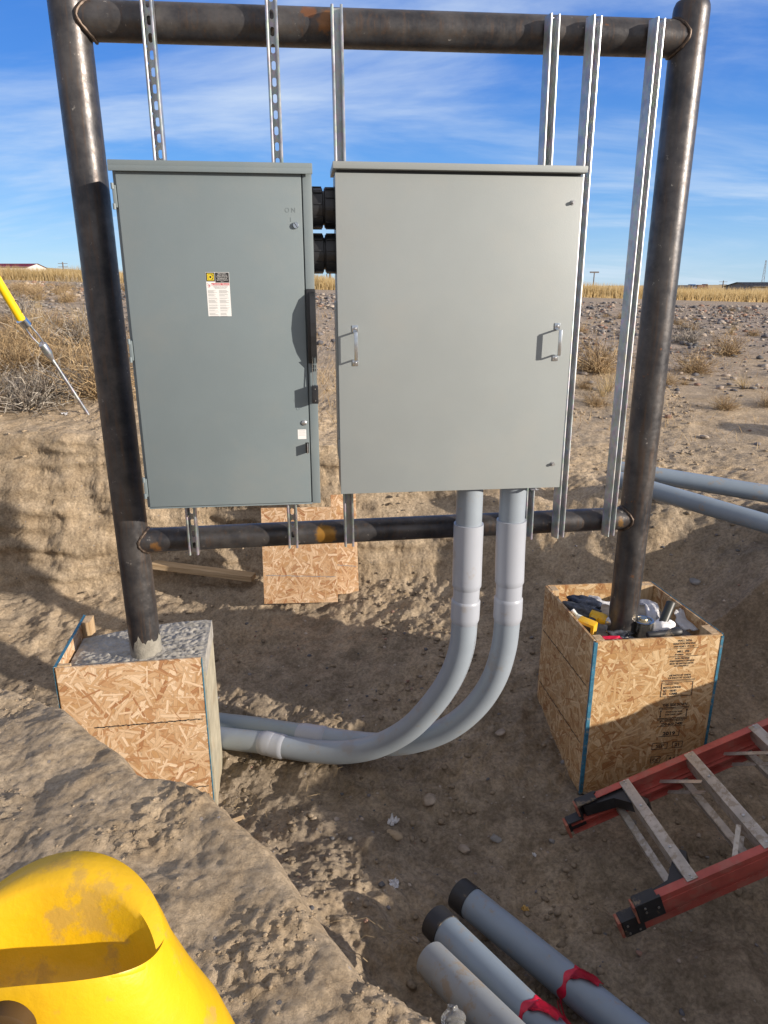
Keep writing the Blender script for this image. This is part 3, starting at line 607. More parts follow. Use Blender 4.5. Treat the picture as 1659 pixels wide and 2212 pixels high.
# ------------------------------------------------------------------ steel pipe frame
def FR(s, z, off=0): return FM @ Vector((s, -off, z))
fr = thing('pipe_frame', 'welded dark steel pipe frame with two thick posts and two crossing rails', 'frame', FR(0, -1.55), AF)
M['steelrail'] = steel_mat('mill_scale_steel_top_rail', [((.865,-.05,2.43),.042,(.30,.13,.04)), ((.80,-.05,2.46),.030,(.28,.11,.04)), ((.17,0,2.46),.03,(.30,.13,.05))])
M['steelrail2'] = steel_mat('mill_scale_steel_low_rail', [((.81,-.05,.54),.05,(.55,.27,.03)), ((.10,-.03,.52),.035,(.40,.20,.06)), ((2.12,-.03,.55),.03,(.42,.24,.08))])
bm = NBM(); tube(bm, [FR(-.012, 1.10), FR(-.004, -.4), FR(.004, -1.80)], .066, 40); pL = part('post', bm, M['steel'], fr)
bm = NBM(); tube(bm, [FR(2.21, 1.0), FR(2.21, .985), FR(2.21, .97), FR(2.211, -.3), FR(2.211, -1.85)], [.058, .064, .066, .066, .066], 40); pR = part('post', bm, M['steel'], fr)
bm = NBM(); tube(bm, [FR(0, .866), FR(.7, .871), FR(1.5, .877), FR(2.2, .882)], .0615, 40); part('rail', bm, M['steelrail'], fr)
bm = NBM(); tube(bm, [FR(0, -1.018, .006), FR(.7, -1.010, .006), FR(1.5, -1.003, .006), FR(2.2, -.997, .006)], .051, 36); part('rail', bm, M['steelrail2'], fr)
def saddle(s0, sgn, z, off, r, R=.066):
    bm = NBM(); pts = []
    for i in range(41):
        t = 2*math.pi*i/40; yy = r*1.03*math.sin(t); pts.append(FR(s0 + sgn*(math.sqrt(max(R*R-(yy+off)**2, 0))+.003), z + r*1.03*math.cos(t), off + yy))
    tube(bm, pts, [.0062+.0015*math.sin(i*2.3) for i in range(41)], 8, False); return bm
for s0, sg, z, off, r in ((0,1,.866,0,.0600),(2.21,-1,.882,0,.0600),(0,1,-1.018,.006,.0505),(2.21,-1,-.997,.006,.0505)):
    part('weld_bead', saddle(s0, sg, z, off, r), simple('weld_metal', (.085,.062,.048), .5, .6, var=.5, vscale=90) if 'weld_metal' not in bpy.data.materials else bpy.data.materials['weld_metal'], fr)
# concrete splash around the left post's foot
bm = NBM(); rings = tube(bm, [FR(.003, -1.63), FR(.003, -1.545), FR(.003, -1.50), FR(.003, -1.455)], .0668, 60, False)
for i, v in enumerate(rings[-1]): v.co.z += .055*mnoise.noise(Vector((math.cos(i*.105)*2.2, math.sin(i*.105)*2.2, 1))) + .03*mnoise.noise(Vector((i*.55, 3, 1))) - .012
for i, v in enumerate(rings[-2]): v.co.z += .02*mnoise.noise(Vector((i*.2, 7, 1)))
part('concrete_splash', bm, M['splash'], fr)

# strut channels
def strut(s0, z0, z1, label, slotted, s1=None, yaw=0):
    s1 = s0 if s1 is None else s1; wdt, dep, lip, crl, th = .0413, .0413, .0095, .007, .0026
    a, b = FR(s0, z0, .085), FR(s1, z1, .085); zax = (a-b).normalized(); x = E_ if not yaw else (Matrix.Rotation(yaw, 3, 'Z') @ E_); y = zax.cross(x).normalized(); x = y.cross(zax)
    root = thing('strut_channel', label, 'strut channel', b, 0, 'strut channels on the pipe frame'); T = basis(b, x, y, zax); L = (a-b).length; h = wdt/2
    bm = NBM()
    for sg in (-1, 1):
        prof = [(sg*h, .018), (sg*h, -dep+.018+.004), (sg*(h-.003), -dep+.018), (sg*(h-lip+.003), -dep+.018), (sg*(h-lip), -dep+.018+.003), (sg*(h-lip), -dep+.018+crl)]
        inn = [(sg*(h-th), .018-th), (sg*(h-th), -dep+.018+.005), (sg*(h-.004), -dep+.018+th), (sg*(h-lip+.004), -dep+.018+th), (sg*(h-lip+th), -dep+.018+.005), (sg*(h-lip+th), -dep+.018+crl)]
        ring = prof + inn[::-1]; A = [bm.verts.new(T @ Vector((p[0], p[1], 0))) for p in ring]; B = [bm.verts.new(T @ Vector((p[0], p[1], L))) for p in ring]; n = len(ring)
        for i in range(n): bm.faces.new((A[i], A[(i+1) % n], B[(i+1) % n], B[i]))
        for Q in (A, B):
            for i in range(5): bm.faces.new((Q[i], Q[i+1], Q[10-i], Q[11-i]))
    part('side_flange', bm, M['galv'], root, smooth=30)
    bm = NBM(); pitch = .0508; k = int(L/pitch); rem = (L-k*pitch)/2; hw = h-th
    if not slotted: box(bm, (-hw, .018-th, 0), (hw, .018, L), T)
    else:
        for (za, zb) in ((0, rem), (L-rem, L)): box(bm, (-hw, .018-th, za), (hw, .018, zb), T)
        for i in range(k):
            zc = rem + (i+.5)*pitch; N = 20; rr = .0071; ls = .0072; inner, outer = [], []
            for j in range(N):
                t = 2*math.pi*(j+.5)/N; cx_, cz_ = math.cos(t), math.sin(t); inner.append((rr*cx_, rr*cz_*1.0 + (ls if cz_ > 0 else -ls)))
                m_ = max(abs(cx_)/hw, abs(cz_)/(pitch/2)); outer.append((cx_/m_, cz_/m_))
            for yy in (.018-th, .018):
                I = [bm.verts.new(T @ Vector((p[0], yy, zc+p[1]))) for p in inner]; O = [bm.verts.new(T @ Vector((p[0], yy, zc+p[1]))) for p in outer]
                for j in range(N): bm.faces.new((I[j], I[(j+1) % N], O[(j+1) % N], O[j]))
                if yy == .018-th: I0 = I
            for j in range(N): bm.faces.new((I0[j], I0[(j+1) % N], I[(j+1) % N], I[j]))
    part('back_web', bm, M['galv'], root, smooth=0)
    return root
strut(.263, .985, -1.055, 'leftmost slotted galvanized strut channel rising behind the dark green grey box', True)
strut(.672, .985, -1.042, 'second slotted strut channel from the left, nearer the middle of the dark box', True)
strut(.892, .912, -1.045, 'plain strut channel at the left edge of the pale cabinet', False, .907)
strut(1.654, .912, -1.046, 'strut channel behind the right part of the pale cabinet and the second conduit', False, 1.680, .22)
strut(1.806, .913, -1.043, 'strut channel just past the right edge of the pale cabinet, notched inside', True, 1.821, .36)
strut(2.041, .914, -1.045, 'rightmost full length strut channel standing free beside the right post', False, 2.051, .36)

# ------------------------------------------------------------------ safety switch (left enclosure)
def fb(bm, s0, s1, z0, z1, o0, o1, bev=0): return box(bm, (s0, -o1, z0), (s1, -o0, z1), FM, bev)
sw = thing('safety_switch', 'dark grey green steel switch box with side lever and warning label', 'electrical box', FR(.46, -.792, .1), AF)
bm = NBM(); fb(bm, .139, .787, -.790, .370, .107, .283, .003); fb(bm, .756, .787, -.790, .366, .2825, .2985, .003); fb(bm, .148, .7555, -.7915, -.786, .283, .300, .001); part('housing', bm, M['paint1'], sw)
bm = NBM(); fb(bm, .152, .752, -.784, .361, .2845, .3015, .003); door = part('door', bm, M['paint1'], sw)
bm = NBM(); fb(bm, .134, .790, .3705, .391, .105, .318, .003); fb(bm, .134, .790, .358, .3745, .312, .319, .0015); part('rain_hood', bm, M['paint1'], sw)
for (u, v) in ((247, 425), (288, 757), (319, 1052)):
    s, z = fp(u, v, .29); bm = NBM(); fb(bm, .1385, .150, z-.034, z+.034, .285, .306, .002); tube(bm, [FR(.140, z-.040, .305), FR(.140, z-.022, .305)], .0052, 10); tube(bm, [FR(.140, z+.040, .305), FR(.140, z+.022, .305)], .0052, 10)
    tube(bm, [FR(.140, z-.03, .300), FR(.140, z+.03, .300)], .003, 10); part('hinge', bm, M['paint1'], sw)
TF = lambda s, z, off: FM @ Matrix.Translation((s, -off, z)) @ Matrix.Rotation(math.pi/2, 4, 'X')
bm = NBM()
for t_, u, v, sz in (('ON', 627, 459, .022), ('I', 628, 479, .020), ('OFF', 646, 868, .018), ('O', 644, 886, .018)):
    s, z = fp(u, v, .30); text_into(bm, t_, sz, TF(s, z, .3010), 'CENTER', depth=.0012, space=1.5, sx=.9)
part('embossed_lettering', bm, M['paint1'], door, smooth=0)
s, z = fp(639, 487, .30); bm = NBM(); lathe(bm, [(.0001,0),(.0105,0),(.0105,.006),(.009,.0085),(.0001,.0085)], TF(s, z, .3012), 24); scr = part('screw', bm, M['chrome'], door)
bm = NBM(); box(bm, (-.0095, -.0011, .0078), (.0095, .0011, .0092), TF(s, z, .3012) @ Matrix.Rotation(-.95, 4, 'Z')); part('screw_slot', bm, M['ink'], door)
s, z = fp(657, 913, .30); bm = NBM(); lathe(bm, [(.0001,0),(.0095,0),(.0095,.004),(.006,.0065),(.0001,.0065)], TF(s, z, .3012), 24); part('lock_knob', bm, M['bolt'], door)
# hasp
s, z = fp(661, 967, .30); bm = NBM(); fb(bm, s+.004, s+.008, z-.018, z+.018, .300, .328, .0015); part('hasp', bm, M['bolt'], door)
bm = NBM(); fb(bm, s-.001, s+.011, z-.020, z+.020, .3005, .3022); part('hasp_slot', bm, M['black'], door)
# lever handle on the right flange
hd = NBM(); fb(hd, .757, .789, -.262, -.006, .298, .306, .003); lv = part('lever_base', hd, M['black'], sw)
bm = NBM(); prof = [(.302,-.012),(.326,-.030),(.340,-.070),(.344,-.120),(.342,-.165),(.334,-.210),(.322,-.250),(.312,-.252),(.306,-.20)]
TL = FM @ Matrix(((0,1,0,0),(-1,0,0,0),(0,0,1,0),(0,0,0,1)))
prism(bm, prof, .768, .7705, TL); prism(bm, prof, .784, .7865, TL); 
for (a, b) in zip(prof[:7], prof[1:7]): prism(bm, [a, b, (b[0]-.003, b[1]), (a[0]-.003, a[1])], .7704, .7841, TL)
part('lever', bm, M['black'], sw, smooth=50)
bm = NBM(); 
for ss in (.7715, .7835): tube(bm, [FR(ss, -.235, .325), FR(ss, -.262, .318), FR(ss, -.345, .322)], .0016, 8)
part('lever_arm', bm, M['chrome'], sw)
bm = NBM(); prism(bm, [(.302,-.24),(.336,-.24),(.322,-.270),(.320,-.345),(.340,-.345),(.337,-.398),(.309,-.398),(.309,-.270),(.302,-.262)], .7765, .779, TL); part('lever_blade', bm, M['paint1'], sw)
bm = NBM(); fb(bm, .766, .789, -.402, -.338, .310, .342, .003); gp = part('grip', bm, M['black'], sw)
bm = NBM()
for z in (-.349, -.391): lathe(bm, [(.0001,0),(.0022,0),(.0022,.001),(.0001,.001)], TF(.778, z, .3422), 10)
part('rivet', bm, M['chrome'], gp)
bm = NBM()
for z in (-.272, -.285): lathe(bm, [(.0001,0),(.006,0),(.006,.010),(.0001,.010)], TF(.777, z, .300), 12)
part('lever_pivot', bm, M['black'], sw)
# warning label
l0, lt = fp(443, 588, .302); l1, lb_ = fp(500, 683, .302); l0 += .001; LW = .079; l1 = l0+LW
bm = NBM(); fb(bm, l0, l1, lb_, lt, .3016, .3020); wlab = part('warning_label', bm, M['white'], door)
def lab(bm, x0, x1, y0, y1, o): fb(bm, l0+x0, l0+x1, lt-y1, lt-y0, o-.0002, o)
bm = NBM(); lab(bm, .001, .030, .001, .030, .3023); lab(bm, .0315, .078, .001, .034, .3023); part('label_header', bm, M['ink'], wlab)
bm = NBM()
for a, b, c, d in ((.0045,.0265,.0045,.0070),(.0045,.0265,.0240,.0265),(.0045,.0070,.007,.024),(.0240,.0265,.007,.024)): lab(bm, a, b, c, d, .3027)
text_into(bm, 'D', .020, TF(l0+.0155, lt-.0225, .3027), 'CENTER', sx=1.0, weight=.0007); part('emblem', bm, M['yellowprint'], wlab)
bm = NBM()
for i, (t_, sz) in enumerate((('HEAVY DUTY', .0046), ('SAFETY SWITCH', .0046), ('INTERRUPTOR DE', .0046), ('SEGURIDAD DE', .0046), ('SERVICIO PESADO', .0046), ('600 V~', .0036))):
    text_into(bm, t_, sz, TF(l0+.0548, lt-.0062-i*.0052, .3026), 'CENTER')
part('label_title', bm, M['white'], wlab)
bm = NBM(); lab(bm, .017, .078, .0355, .0425, .3023); part('danger_band', bm, M['red'], wlab)
bm = NBM(); text_into(bm, '\u25B2 DANGER / PELIGRO', .0062, TF(l0+.0475, lt-.0413, .3026), 'CENTER', weight=.0001); part('danger_text', bm, M['white'], wlab)
bm = NBM()
for a, b in (((.003,.036),(.0145,.046)), ((.006,.050),(.013,.040)), ((.003,.044),(.010,.043)), ((.009,.050),(.012,.044))):
    tube(bm, [FR(l0+a[0], lt-a[1], .3022), FR(l0+b[0], lt-b[1], .3022)], .0005, 5)
part('shock_symbol', bm, M['red'], wlab)
bm = NBM(); random.seed(3)
for i, t_ in enumerate(('HAZARD OF ELECTRIC SHOCK', 'EXPLOSION OR ARC FLASH', 'DESCARGA ELECTRICA')): text_into(bm, t_, .0037, TF(l0+.0475, lt-.0465-i*.0037, .3024), 'CENTER')
yy = .0585
while yy < .148:
    for c0 in (.004, .0415):
        ln = random.uniform(.55, 1)*.033; lab(bm, c0, c0+ln, yy, yy+.0007, .30225)
    yy += .0019 if random.random() < .8 else .0042
part('label_print', bm, M['greyink'], wlab)
a, b = fp(643, 928, .302), fp(668, 948, .302); bm = NBM(); fb(bm, a[0], a[0]+.031, b[1], a[1], .3016, .3019); sl = part('small_label', bm, M['white'], door)
bm = NBM()
for i in range(8):
    if i in (2, 5): continue
    w_ = random.uniform(.018, .026); c_ = a[0]+.0155; z_ = a[1]-.0035-i*.0026; fb(bm, c_-w_/2, c_+w_/2, z_-.0006, z_, .3019, .30205)
part('label_print', bm, M['greyink'], sl)
random.seed(21)

# ------------------------------------------------------------------ metering cabinet (right enclosure)
ct = thing('metering_cabinet', 'large pale grey steel cabinet with two pull handles on its plain cover', 'electrical cabinet', FR(1.3, -.757, .1), AF)
bm = NBM(); fb(bm, .868, 1.728, -.750, .374, .107, .284, .003); part('housing', bm, M['paint2'], ct)
bm = NBM(); fb(bm, .8655, 1.7315, -.756, .366, .286, .3015, .0025); cv = part('cover', bm, M['paint2'], ct)
bm = NBM(); fb(bm, .858, 1.737, .376, .398, .105, .322, .0025); part('rain_hood', bm, M['paint2'], ct)
bm = NBM(); fb(bm, .872, 1.724, .3665, .3755, .2, .292); part('hood_gap_shade', bm, M['black'], ct)  # black strip put in for the shade in the gap under the hood
bm = NBM(); fb(bm, .8595, .8675, -.62, -.545, .20, .297, .001); fb(bm, .8595, .8675, -.60, -.05, .19, .285, .001); part('side_flange', bm, M['paint2'], ct)
def phandle(u, vt, vb):
    s, z1 = fp(u, vt, .31); _, z0 = fp(u, vb, .31); bm = NBM(); w_ = .0105
    for (a, b) in ((z1-.022, z1), (z0, z0+.022)): fb(bm, s-w_, s+w_, a, b, .3018, .3043, .0008)
    zt, zb = z1-.022, z0+.022
    for (za, zb_) in ((zt, zt-.002), (zb+.002, zb)): fb(bm, s-w_*.85, s+w_*.85, zb_, za, .303, .340, .0008)
    fb(bm, s-w_*.62, s+w_*.62, zb+.001, zt-.001, .337, .345, .0030); h_ = part('pull_handle', bm, M['chrome'], ct)
    bm = NBM()
    for zc in (z1-.011, z0+.011): lathe(bm, [(.0001,0),(.0052,0),(.0040,.0022),(.0001,.0028)], TF(s, zc, .3042), 16)
    part('rivet', bm, M['bolt'], h_)
phandle(767, 703, 791); phandle(1206, 698, 780)
for u, v in ((1239, 437), (1195, 1003)):
    s, z = fp(u, v, .31); bm = NBM(); lathe(bm, [(.0001,0),(.0085,0),(.0085,.0018),(.0001,.0018)], TF(s, z, .3018), 20); lathe(bm, [(.0001,0),(.0062,0),(.0058,.011),(.0001,.011)], TF(s, z, .3034), 6); part('cover_bolt', bm, M['bolt'], cv)
s, z = fp(1153, 1053, .30); bm = NBM(); fb(bm, s-.014, s+.014, -.7615, -.7575, .275, .318, .001); tube(bm, [FR(s+.004, -.7625, .31), FR(s+.004, -.753, .31)], .004, 10); part('seal_tab', bm, M['galv'], ct)

# couplings between the two enclosures
for v, lbl in ((450, 'upper of the two ribbed black couplings joining the grey boxes'), (548, 'lower of the two ribbed black couplings joining the grey boxes')):
    _, z = fp(697, v, .2); R_ = .066 if v < 500 else .0645
    cp = thing('box_coupling', lbl, 'pipe coupling', FR(.826, z, .2), AF, 'black couplings between the boxes')
    TX = FM @ Matrix.Translation((.7875, -.2, z)) @ Matrix.Rotation(math.pi/2, 4, 'Y')
    for k_, (x0, x1) in enumerate(((0, .037), (.0425, .080))):
        bm = NBM(); fl = [(R_*.5,x0),(R_+.004,x0),(R_+.004,x0+.004),(R_,x0+.005),(R_,x1-.002),(R_-.003,x1),(R_*.5,x1)] if k_ == 0 else [(R_*.5,x0),(R_-.003,x0),(R_,x0+.002),(R_,x1-.005),(R_+.004,x1-.004),(R_+.004,x1-.0005),(R_*.5,x1-.0005)]
        lathe(bm, fl, TX, 40)
        for j in range(10):
            Tj = TX @ Matrix.Rotation(j*2*math.pi/10 + .2 + .3*k_*(v < 500), 4, 'Z'); box(bm, (R_-.003, -.0028, x0+.004), (R_+.0042, .0028, x1-.003), Tj, .001)
        part('lock_nut', bm, M['black'], cp, smooth=30)
    bm = NBM(); lathe(bm, [(R_*.5,.030),(R_-.010,.030),(R_-.010,.052),(R_*.5,.052)], TX, 32); part('nipple', bm, M['black'], cp)

# ------------------------------------------------------------------ conduits from the cabinet into the pit
def conduit(px, offs, label, ys=None):
    t0 = fw(*px[1], .22); nrm = Vector((offs, 1, 0)); P = []      # the run bends in one upright plane, swinging back as it goes left
    for (u, v) in px: d = ray(u, v); P.append(d*(t0.dot(nrm)/d.dot(nrm)))
    P[0] = Vector((P[1].x, P[1].y, P[0].z)); root = thing('conduit_run', label, 'conduit', P[-1], 0, 'conduit runs below the cabinet'); return P, root
def sub(P, v0, v1, key): return [p for p in P if v0 <= key(p) <= v1]
px1 = [(1013,1040),(1012.5,1130),(1010,1200),(1008,1270),(1006,1300),(1004,1335),(997,1400),(973,1465),(930,1527),(878,1578),(810,1613),(740,1625),(670,1622),(612,1613),(592,1609),(573,1605),(480,1594),(400,1584),(340,1577)]
of1 = .36
px2 = [(1108,1034),(1105,1122),(1102,1195),(1100,1262),(1098,1296),(1096,1333),(1088,1400),(1066,1468),(1025,1528),(965,1575),(890,1602),(820,1608),(760,1603),(700,1595),(678,1592),(655,1588),(560,1573),(480,1563),(350,1547)]
of2 = .375
def make_run(px, of, label, secs, m_elbow, m_tail):
    K = 8; P, root = conduit(px, of, label); Q = spline(P, K)
    q = lambda i: Q[i*K]
    # zinc-grey stub from the box, long sleeve, short stub, bell, sweep, coupling, tail
    bm = NBM(); tube(bm, Q[0:K*3+2], .0535, 36, False); part('stub', bm, M['pvc'], root)
    z_end = Q[K*3]
    bm = NBM(); tube(bm, [Q[K], Q[K]+Vector((0,0,-.001)), *Q[K+1:K*3-1], Q[K*3-1]+Vector((0,0,-.001)), Q[K*3]], [.0536, .061] + [.0612]*(K*2-2) + [.061, .0545], 40, False); part('sleeve', bm, M['pvclight'], root)
    bm = NBM(); tube(bm, Q[K*3-2:K*5], .0555, 36, False); part('stub', bm, M['pvclight'], root)
    bm = NBM(); tube(bm, [Q[K*4-2], *Q[K*4-1:K*5+1], Q[K*5+1]], [.056] + [.0612]*(K+2) + [.056], 40, False); part('bell', bm, M['pvclight'], root)
    bm = NBM(); tube(bm, Q[K*5-3:K*14+2], .0555, 40, False); el = part('sweep_elbow', bm, m_elbow, root)
    bm = NBM(); tube(bm, [Q[K*13-1], *Q[K*13:K*15+1], Q[K*15+1]], [.0556] + [.0612]*(K*2+1) + [.0556], 40, False); part('coupling', bm, M['pvclight'], root)
    bm = NBM(); tube(bm, Q[K*15-2:], .0552, 36, True); part('straight_pipe', bm, m_tail, root)
    return Q, root, el
Q1, r1, el1 = make_run(px1, of1, 'front conduit run, left of the two, curving down under the cabinet to the left block', None, M['pvc'], M['pvc'])
Q2, r2, el2 = make_run(px2, of2, 'rear conduit run, right of the two, its curve passing behind the front one', None, M['pvc'], M['pvcgreen'])
# tiny print line along the front sweep
bm = NBM()
for i in range(44, 62):
    p, q = Q1[i], Q1[i+1]; t = (q-p).normalized(); side = Vector((.80, -.60, 0)); side = (side - t*side.dot(t)).normalized(); nrm = side*.0559; ax = t; ay = side.cross(t)
    base = p + nrm; text_into(bm, 'PVC 4 IN', .010, basis(base, ax, ay, side), sx=.9)
part('pipe_print', bm, M['greyink'], el1)

# ------------------------------------------------------------------ form boxes
def panel(name, parent, c, w, h, t, rz, mat, tilt=0):
    """board with width along its own x, height along z, centred on c"""
    bm = NBM(); box(bm, (-w/2, -t/2, -h/2), (w/2, t/2, h/2), None, .0015)
    Mx = Matrix.Translation(c) @ Matrix.Rotation(rz, 4, 'Z') @ Matrix.Rotation(tilt, 4, 'X'); return part(name, bm, mat, parent, Mx, smooth=0), Mx
# left footing
zt = -1.53; A = gz(120, 1444, zt); B = gz(437, 1421, zt); A = Vector((A.x, A.y, zt)); B = Vector((B.x, B.y, zt)); ang = math.atan2(B.y-A.y, B.x-A.x); wL = (B-A).length
ex = Vector((math.cos(ang), math.sin(ang), 0)); ey = Vector((-math.sin(ang), math.cos(ang), 0)); dL = .50
lf = thing('footing_block', 'square concrete footing at the left post, front still cased in strand board', 'concrete footing', A + ex*wL/2 + ey*.2 + Vector((0,0,-.85)), ang)
TLb = basis(A, ex, ey, Vector((0,0,1)))
bm = NBM(); bmesh.ops.create_grid(bm, x_segments=130, y_segments=90, size=.5)
for v in bm.verts:
    x, y = (v.co.x+.5)*(wL+.01-.013), (v.co.y+.5)*(.372); ed = min(x, wL-x, y, .372-y)
    n_ = mnoise.noise(Vector((x*14, y*30, 3)))*.005 + mnoise.noise(Vector((x*45, y*60, 5)))*.004 + mnoise.noise(Vector((x*90, y*80, 8)))*.003 + abs(mnoise.noise(Vector((x*25+y*20, y*22-x*10, 9))))*.012
    v.co = Vector((x+.013, y+.013, -.006 + n_*(1 if ed > .02 else .35) - .012*(y > .37) - .055*max(0, 1-x/wL*1.25)**1.5))
ex_ = bmesh.ops.extrude_edge_only(bm, edges=[e for e in bm.edges if e.is_boundary]); bmesh.ops.translate(bm, vec=(0,0,-.09), verts=[g for g in ex_['geom'] if isinstance(g, bmesh.types.BMVert)])
tf(bm, bm.verts[:], TLb); part('concrete_top', bm, M['concrete'], lf, smooth=60)
bm = NBM(); box(bm, (.013, .0125, -.86), (wL+.0075, .3835, -.075), TLb, .002)
part('concrete_body', bm, M['concside'], lf, smooth=0)
pf, _ = panel('front_form_board', lf, TLb @ Vector((wL/2-.004, .005, -.43)), wL-.004, .86, .0115, ang, M['osb'])
pl_, _ = panel('side_form_board', lf, TLb @ Vector((-.0045, .010+dL/2, -.40)), dL, .80, .0115, ang+math.pi/2, M['osb'])
bm = NBM(); box(bm, (-.0108, .01, .0002), (.0015, .01+dL, .0022), TLb); box(bm, (-.0118, .004, -.8), (-.0104, .02+dL, .0018), TLb); part('painted_edge', bm, M['bluedge'], pl_, smooth=0)
bm = NBM(); box(bm, (wL+.0005-.006, -.0022, -.86), (wL+.0035-.006, .0105, -.002), TLb); part('painted_edge', bm, M['bluedge'], pf, smooth=0)
bm = NBM(); box(bm, (.002, dL-.082, -.30), (.040, dL-.002, .004), TLb, .002); part('lumber_cleat', bm, M['lumberv'], lf, smooth=0); bm = NBM(); box(bm, (.003, .0125, -.020), (.055, .032, .004), TLb, .002); part('lumber_cleat', bm, M['lumberv'], lf, smooth=0)
bm = NBM()
def pencil(bm, x0, x1, z, T, y=-.0012, th=.0035, seg=16, fall=0):
    for i in range(seg):
        a = x0+(x1-x0)*i/seg; b = x0+(x1-x0)*(i+.93)/seg; dz = .0014*math.sin(i*1.9) + fall*(i/seg); box(bm, (a, y-.0002, z+dz-th/2*(1+.4*math.sin(i*2.7))), (b, y, z+dz+th/2), T)
pencil(bm, .12, wL-.02, -.303, TLb, th=.0055, seg=40, fall=.0); pencil(bm, .30, wL-.02, -.66, TLb, th=.005, seg=24); part('snap_line', bm, M['ink'], pf, smooth=0)

# right form box
zt = -1.48; a0 = Vector((*gz(1287, 1385, zt)[:2], zt)); a1 = Vector((*gz(1560, 1370, zt)[:2], zt)); a2 = Vector((*gz(1180, 1265, zt)[:2], zt)); a3 = Vector((*gz(1405, 1257, zt)[:2], zt))
rb = thing('form_box', 'open topped strand board form box around the right post, printed on its front', 'form box', (a0+a3)/2 + Vector((0,0,-.8)), 0)
HB = .80
def wallp(p, q, mat, zoff=0, ex0=0, ex1=0):
    d = (q-p); L = Vector((d.x, d.y, 0)).length; an = math.atan2(d.y, d.x); c = (p+q)/2 + Vector((0,0,-HB/2+zoff)); return panel('side_panel', rb, c, L, HB, .0115, an, mat) + (an, L)
fpan, fM, fan, fL = wallp(a0, a1, M['osb2']); lpan, lM, lan, lL = wallp(a2 + (a0-a2).normalized()*0, a0 - (a0-a2).normalized()*.008, M['osb2'], -.0005)
rpan, *_ = wallp(a1 + (a3-a1).normalized()*.008, a3, M['osb2'], -.0005); bpan, *_ = wallp(a3 - (a3-a2).normalized()*.007, a2 + (a3-a2).normalized()*.007, M['osb2'], .001)
dirx = (a1-a0).normalized(); diry = (a2-a0).normalized(); dirr = (a3-a1).normalized()
def post_at(p, dx, dy, w=.038, d=.085):
    T = basis(p, dx, dy, Vector((0,0,1))); bm = NBM(); box(bm, (.007, .007, -.45), (.007+w, .007+d, .0006), T, .002); part('corner_cleat', bm, M['lumberv'], rb, smooth=0)
post_at(a0, dirx, diry, .038, .05); post_at(a1, -dirx, dirr, .038, .085); post_at(a3, -(a3-a2).normalized(), -dirr, .085, .038); post_at(a2, (a3-a2).normalized(), -diry, .038, .06)
Tf = basis(a0, dirx, Vector((0,0,1)).cross(dirx), Vector((0,0,1)))
bm = NBM(); box(bm, (-.0085, -.0085, -HB), (.0075, -.0060, -.003), Tf); box(bm, (-.0085, -.0060, -HB), (-.0062, .004, -.003), Tf); part('painted_edge', bm, M['bluedge'], fpan, smooth=0)
bm = NBM(); box(bm, (fL-.006, -.0085, -HB), (fL+.006, -.0060, -.004), Tf); Tr = basis(a1, dirr, Vector((0,0,1)).cross(dirr), Vector((0,0,1))); box(bm, (.004, -.0085, -.012), (.60, -.006, .0015), Tr); part('painted_edge', bm, M['bluedge'], rpan, smooth=0)
Tl = basis(a2, (a0-a2).normalized(), Vector((0,0,1)).cross((a0-a2).normalized()), Vector((0,0,1)))
bm = NBM(); pencil(bm, .02, lL-.03, -.245, Tl, -.0064, .005, 24); pencil(bm, .02, lL-.03, -.55, Tl, -.0064, .005, 24); part('snap_line', bm, M['ink'], lpan, smooth=0)
# stamped print on the front panel
bm = NBM(); TT = lambda x, z: Tf @ Matrix.Translation((x, -.0067, z)) @ Matrix.Rotation(math.pi/2, 4, 'X')
xc = fL*.70
def bar(x0, x1, z, th=.0022): box(bm, (x0, -.0069, z-th/2), (x1, -.0066, z+th/2), Tf)
def frame_(x0, x1, z0, z1, th=.0022): bar(x0, x1, z0, th); bar(x0, x1, z1, th); box(bm, (x0-th/2, -.0069, z0), (x0+th/2, -.0066, z1), Tf); box(bm, (x1-th/2, -.0069, z0), (x1+th/2, -.0066, z1), Tf)
for t_, z, sz, w_ in (('WALL 24/16', -.022, .013, .95), ('SIZED FOR SPACING', -.036, .012, .95), ('EXPOSURE 1  PS 2-10', -.050, .011, .95), ('MILL  490', -.076, .014, 1), ('ADDRESS    INCH', -.090, .010, 1),
    ('FOR PROPER', -.110, .012, 1), ('PERFORMANCE PANELS', -.123, .012, .9), ('MUST BE INSTALLED IN', -.136, .012, .9), ('ACCORDANCE', -.148, .011, .9),
    ('1/8 INCH AT ENDS', -.196, .0125, 1), ('1/8 INCH AT EDGES', -.209, .0125, 1)):
    text_into(bm, t_, sz, TT(xc, z), 'CENTER', sx=w_, weight=.0003)
bar(xc-.07, xc+.07, -.056); bar(xc-.07, xc+.07, -.096, .003); bar(xc-.085, xc+.075, -.2155, .0028); bar(xc-.085, xc+.075, -.2205, .002); frame_(xc-.08, xc+.068, -.300, -.228, .0028)
text_into(bm, 'COMPLIES WITH', .010, TT(xc-.072, -.239), sx=1, weight=.0002); text_into(bm, 'REGULATIONS', .0135, TT(xc-.072, -.258), sx=.95, weight=.0004)
for i, t_ in enumerate(('HUD', 'CARB')):
    z = -.275 - i*.016; text_into(bm, t_, .0145, TT(xc-.038, z), weight=.0006); frame_(xc-.068, xc-.056, z-.001, z+.011, .0014); text_into(bm, 'v', .014, TT(xc-.066, z+.001), weight=.0005)
part('stamped_print', bm, M['ink'], fpan, smooth=0); bm = NBM(); text_into(bm, 'THIS SIDE DOWN', .021, TT(xc-.004, -.352), 'CENTER', sx=.72, weight=.0006); bar(xc-.08, xc+.066, -.359, .0035); bar(xc-.08, xc+.066, -.366, .002)
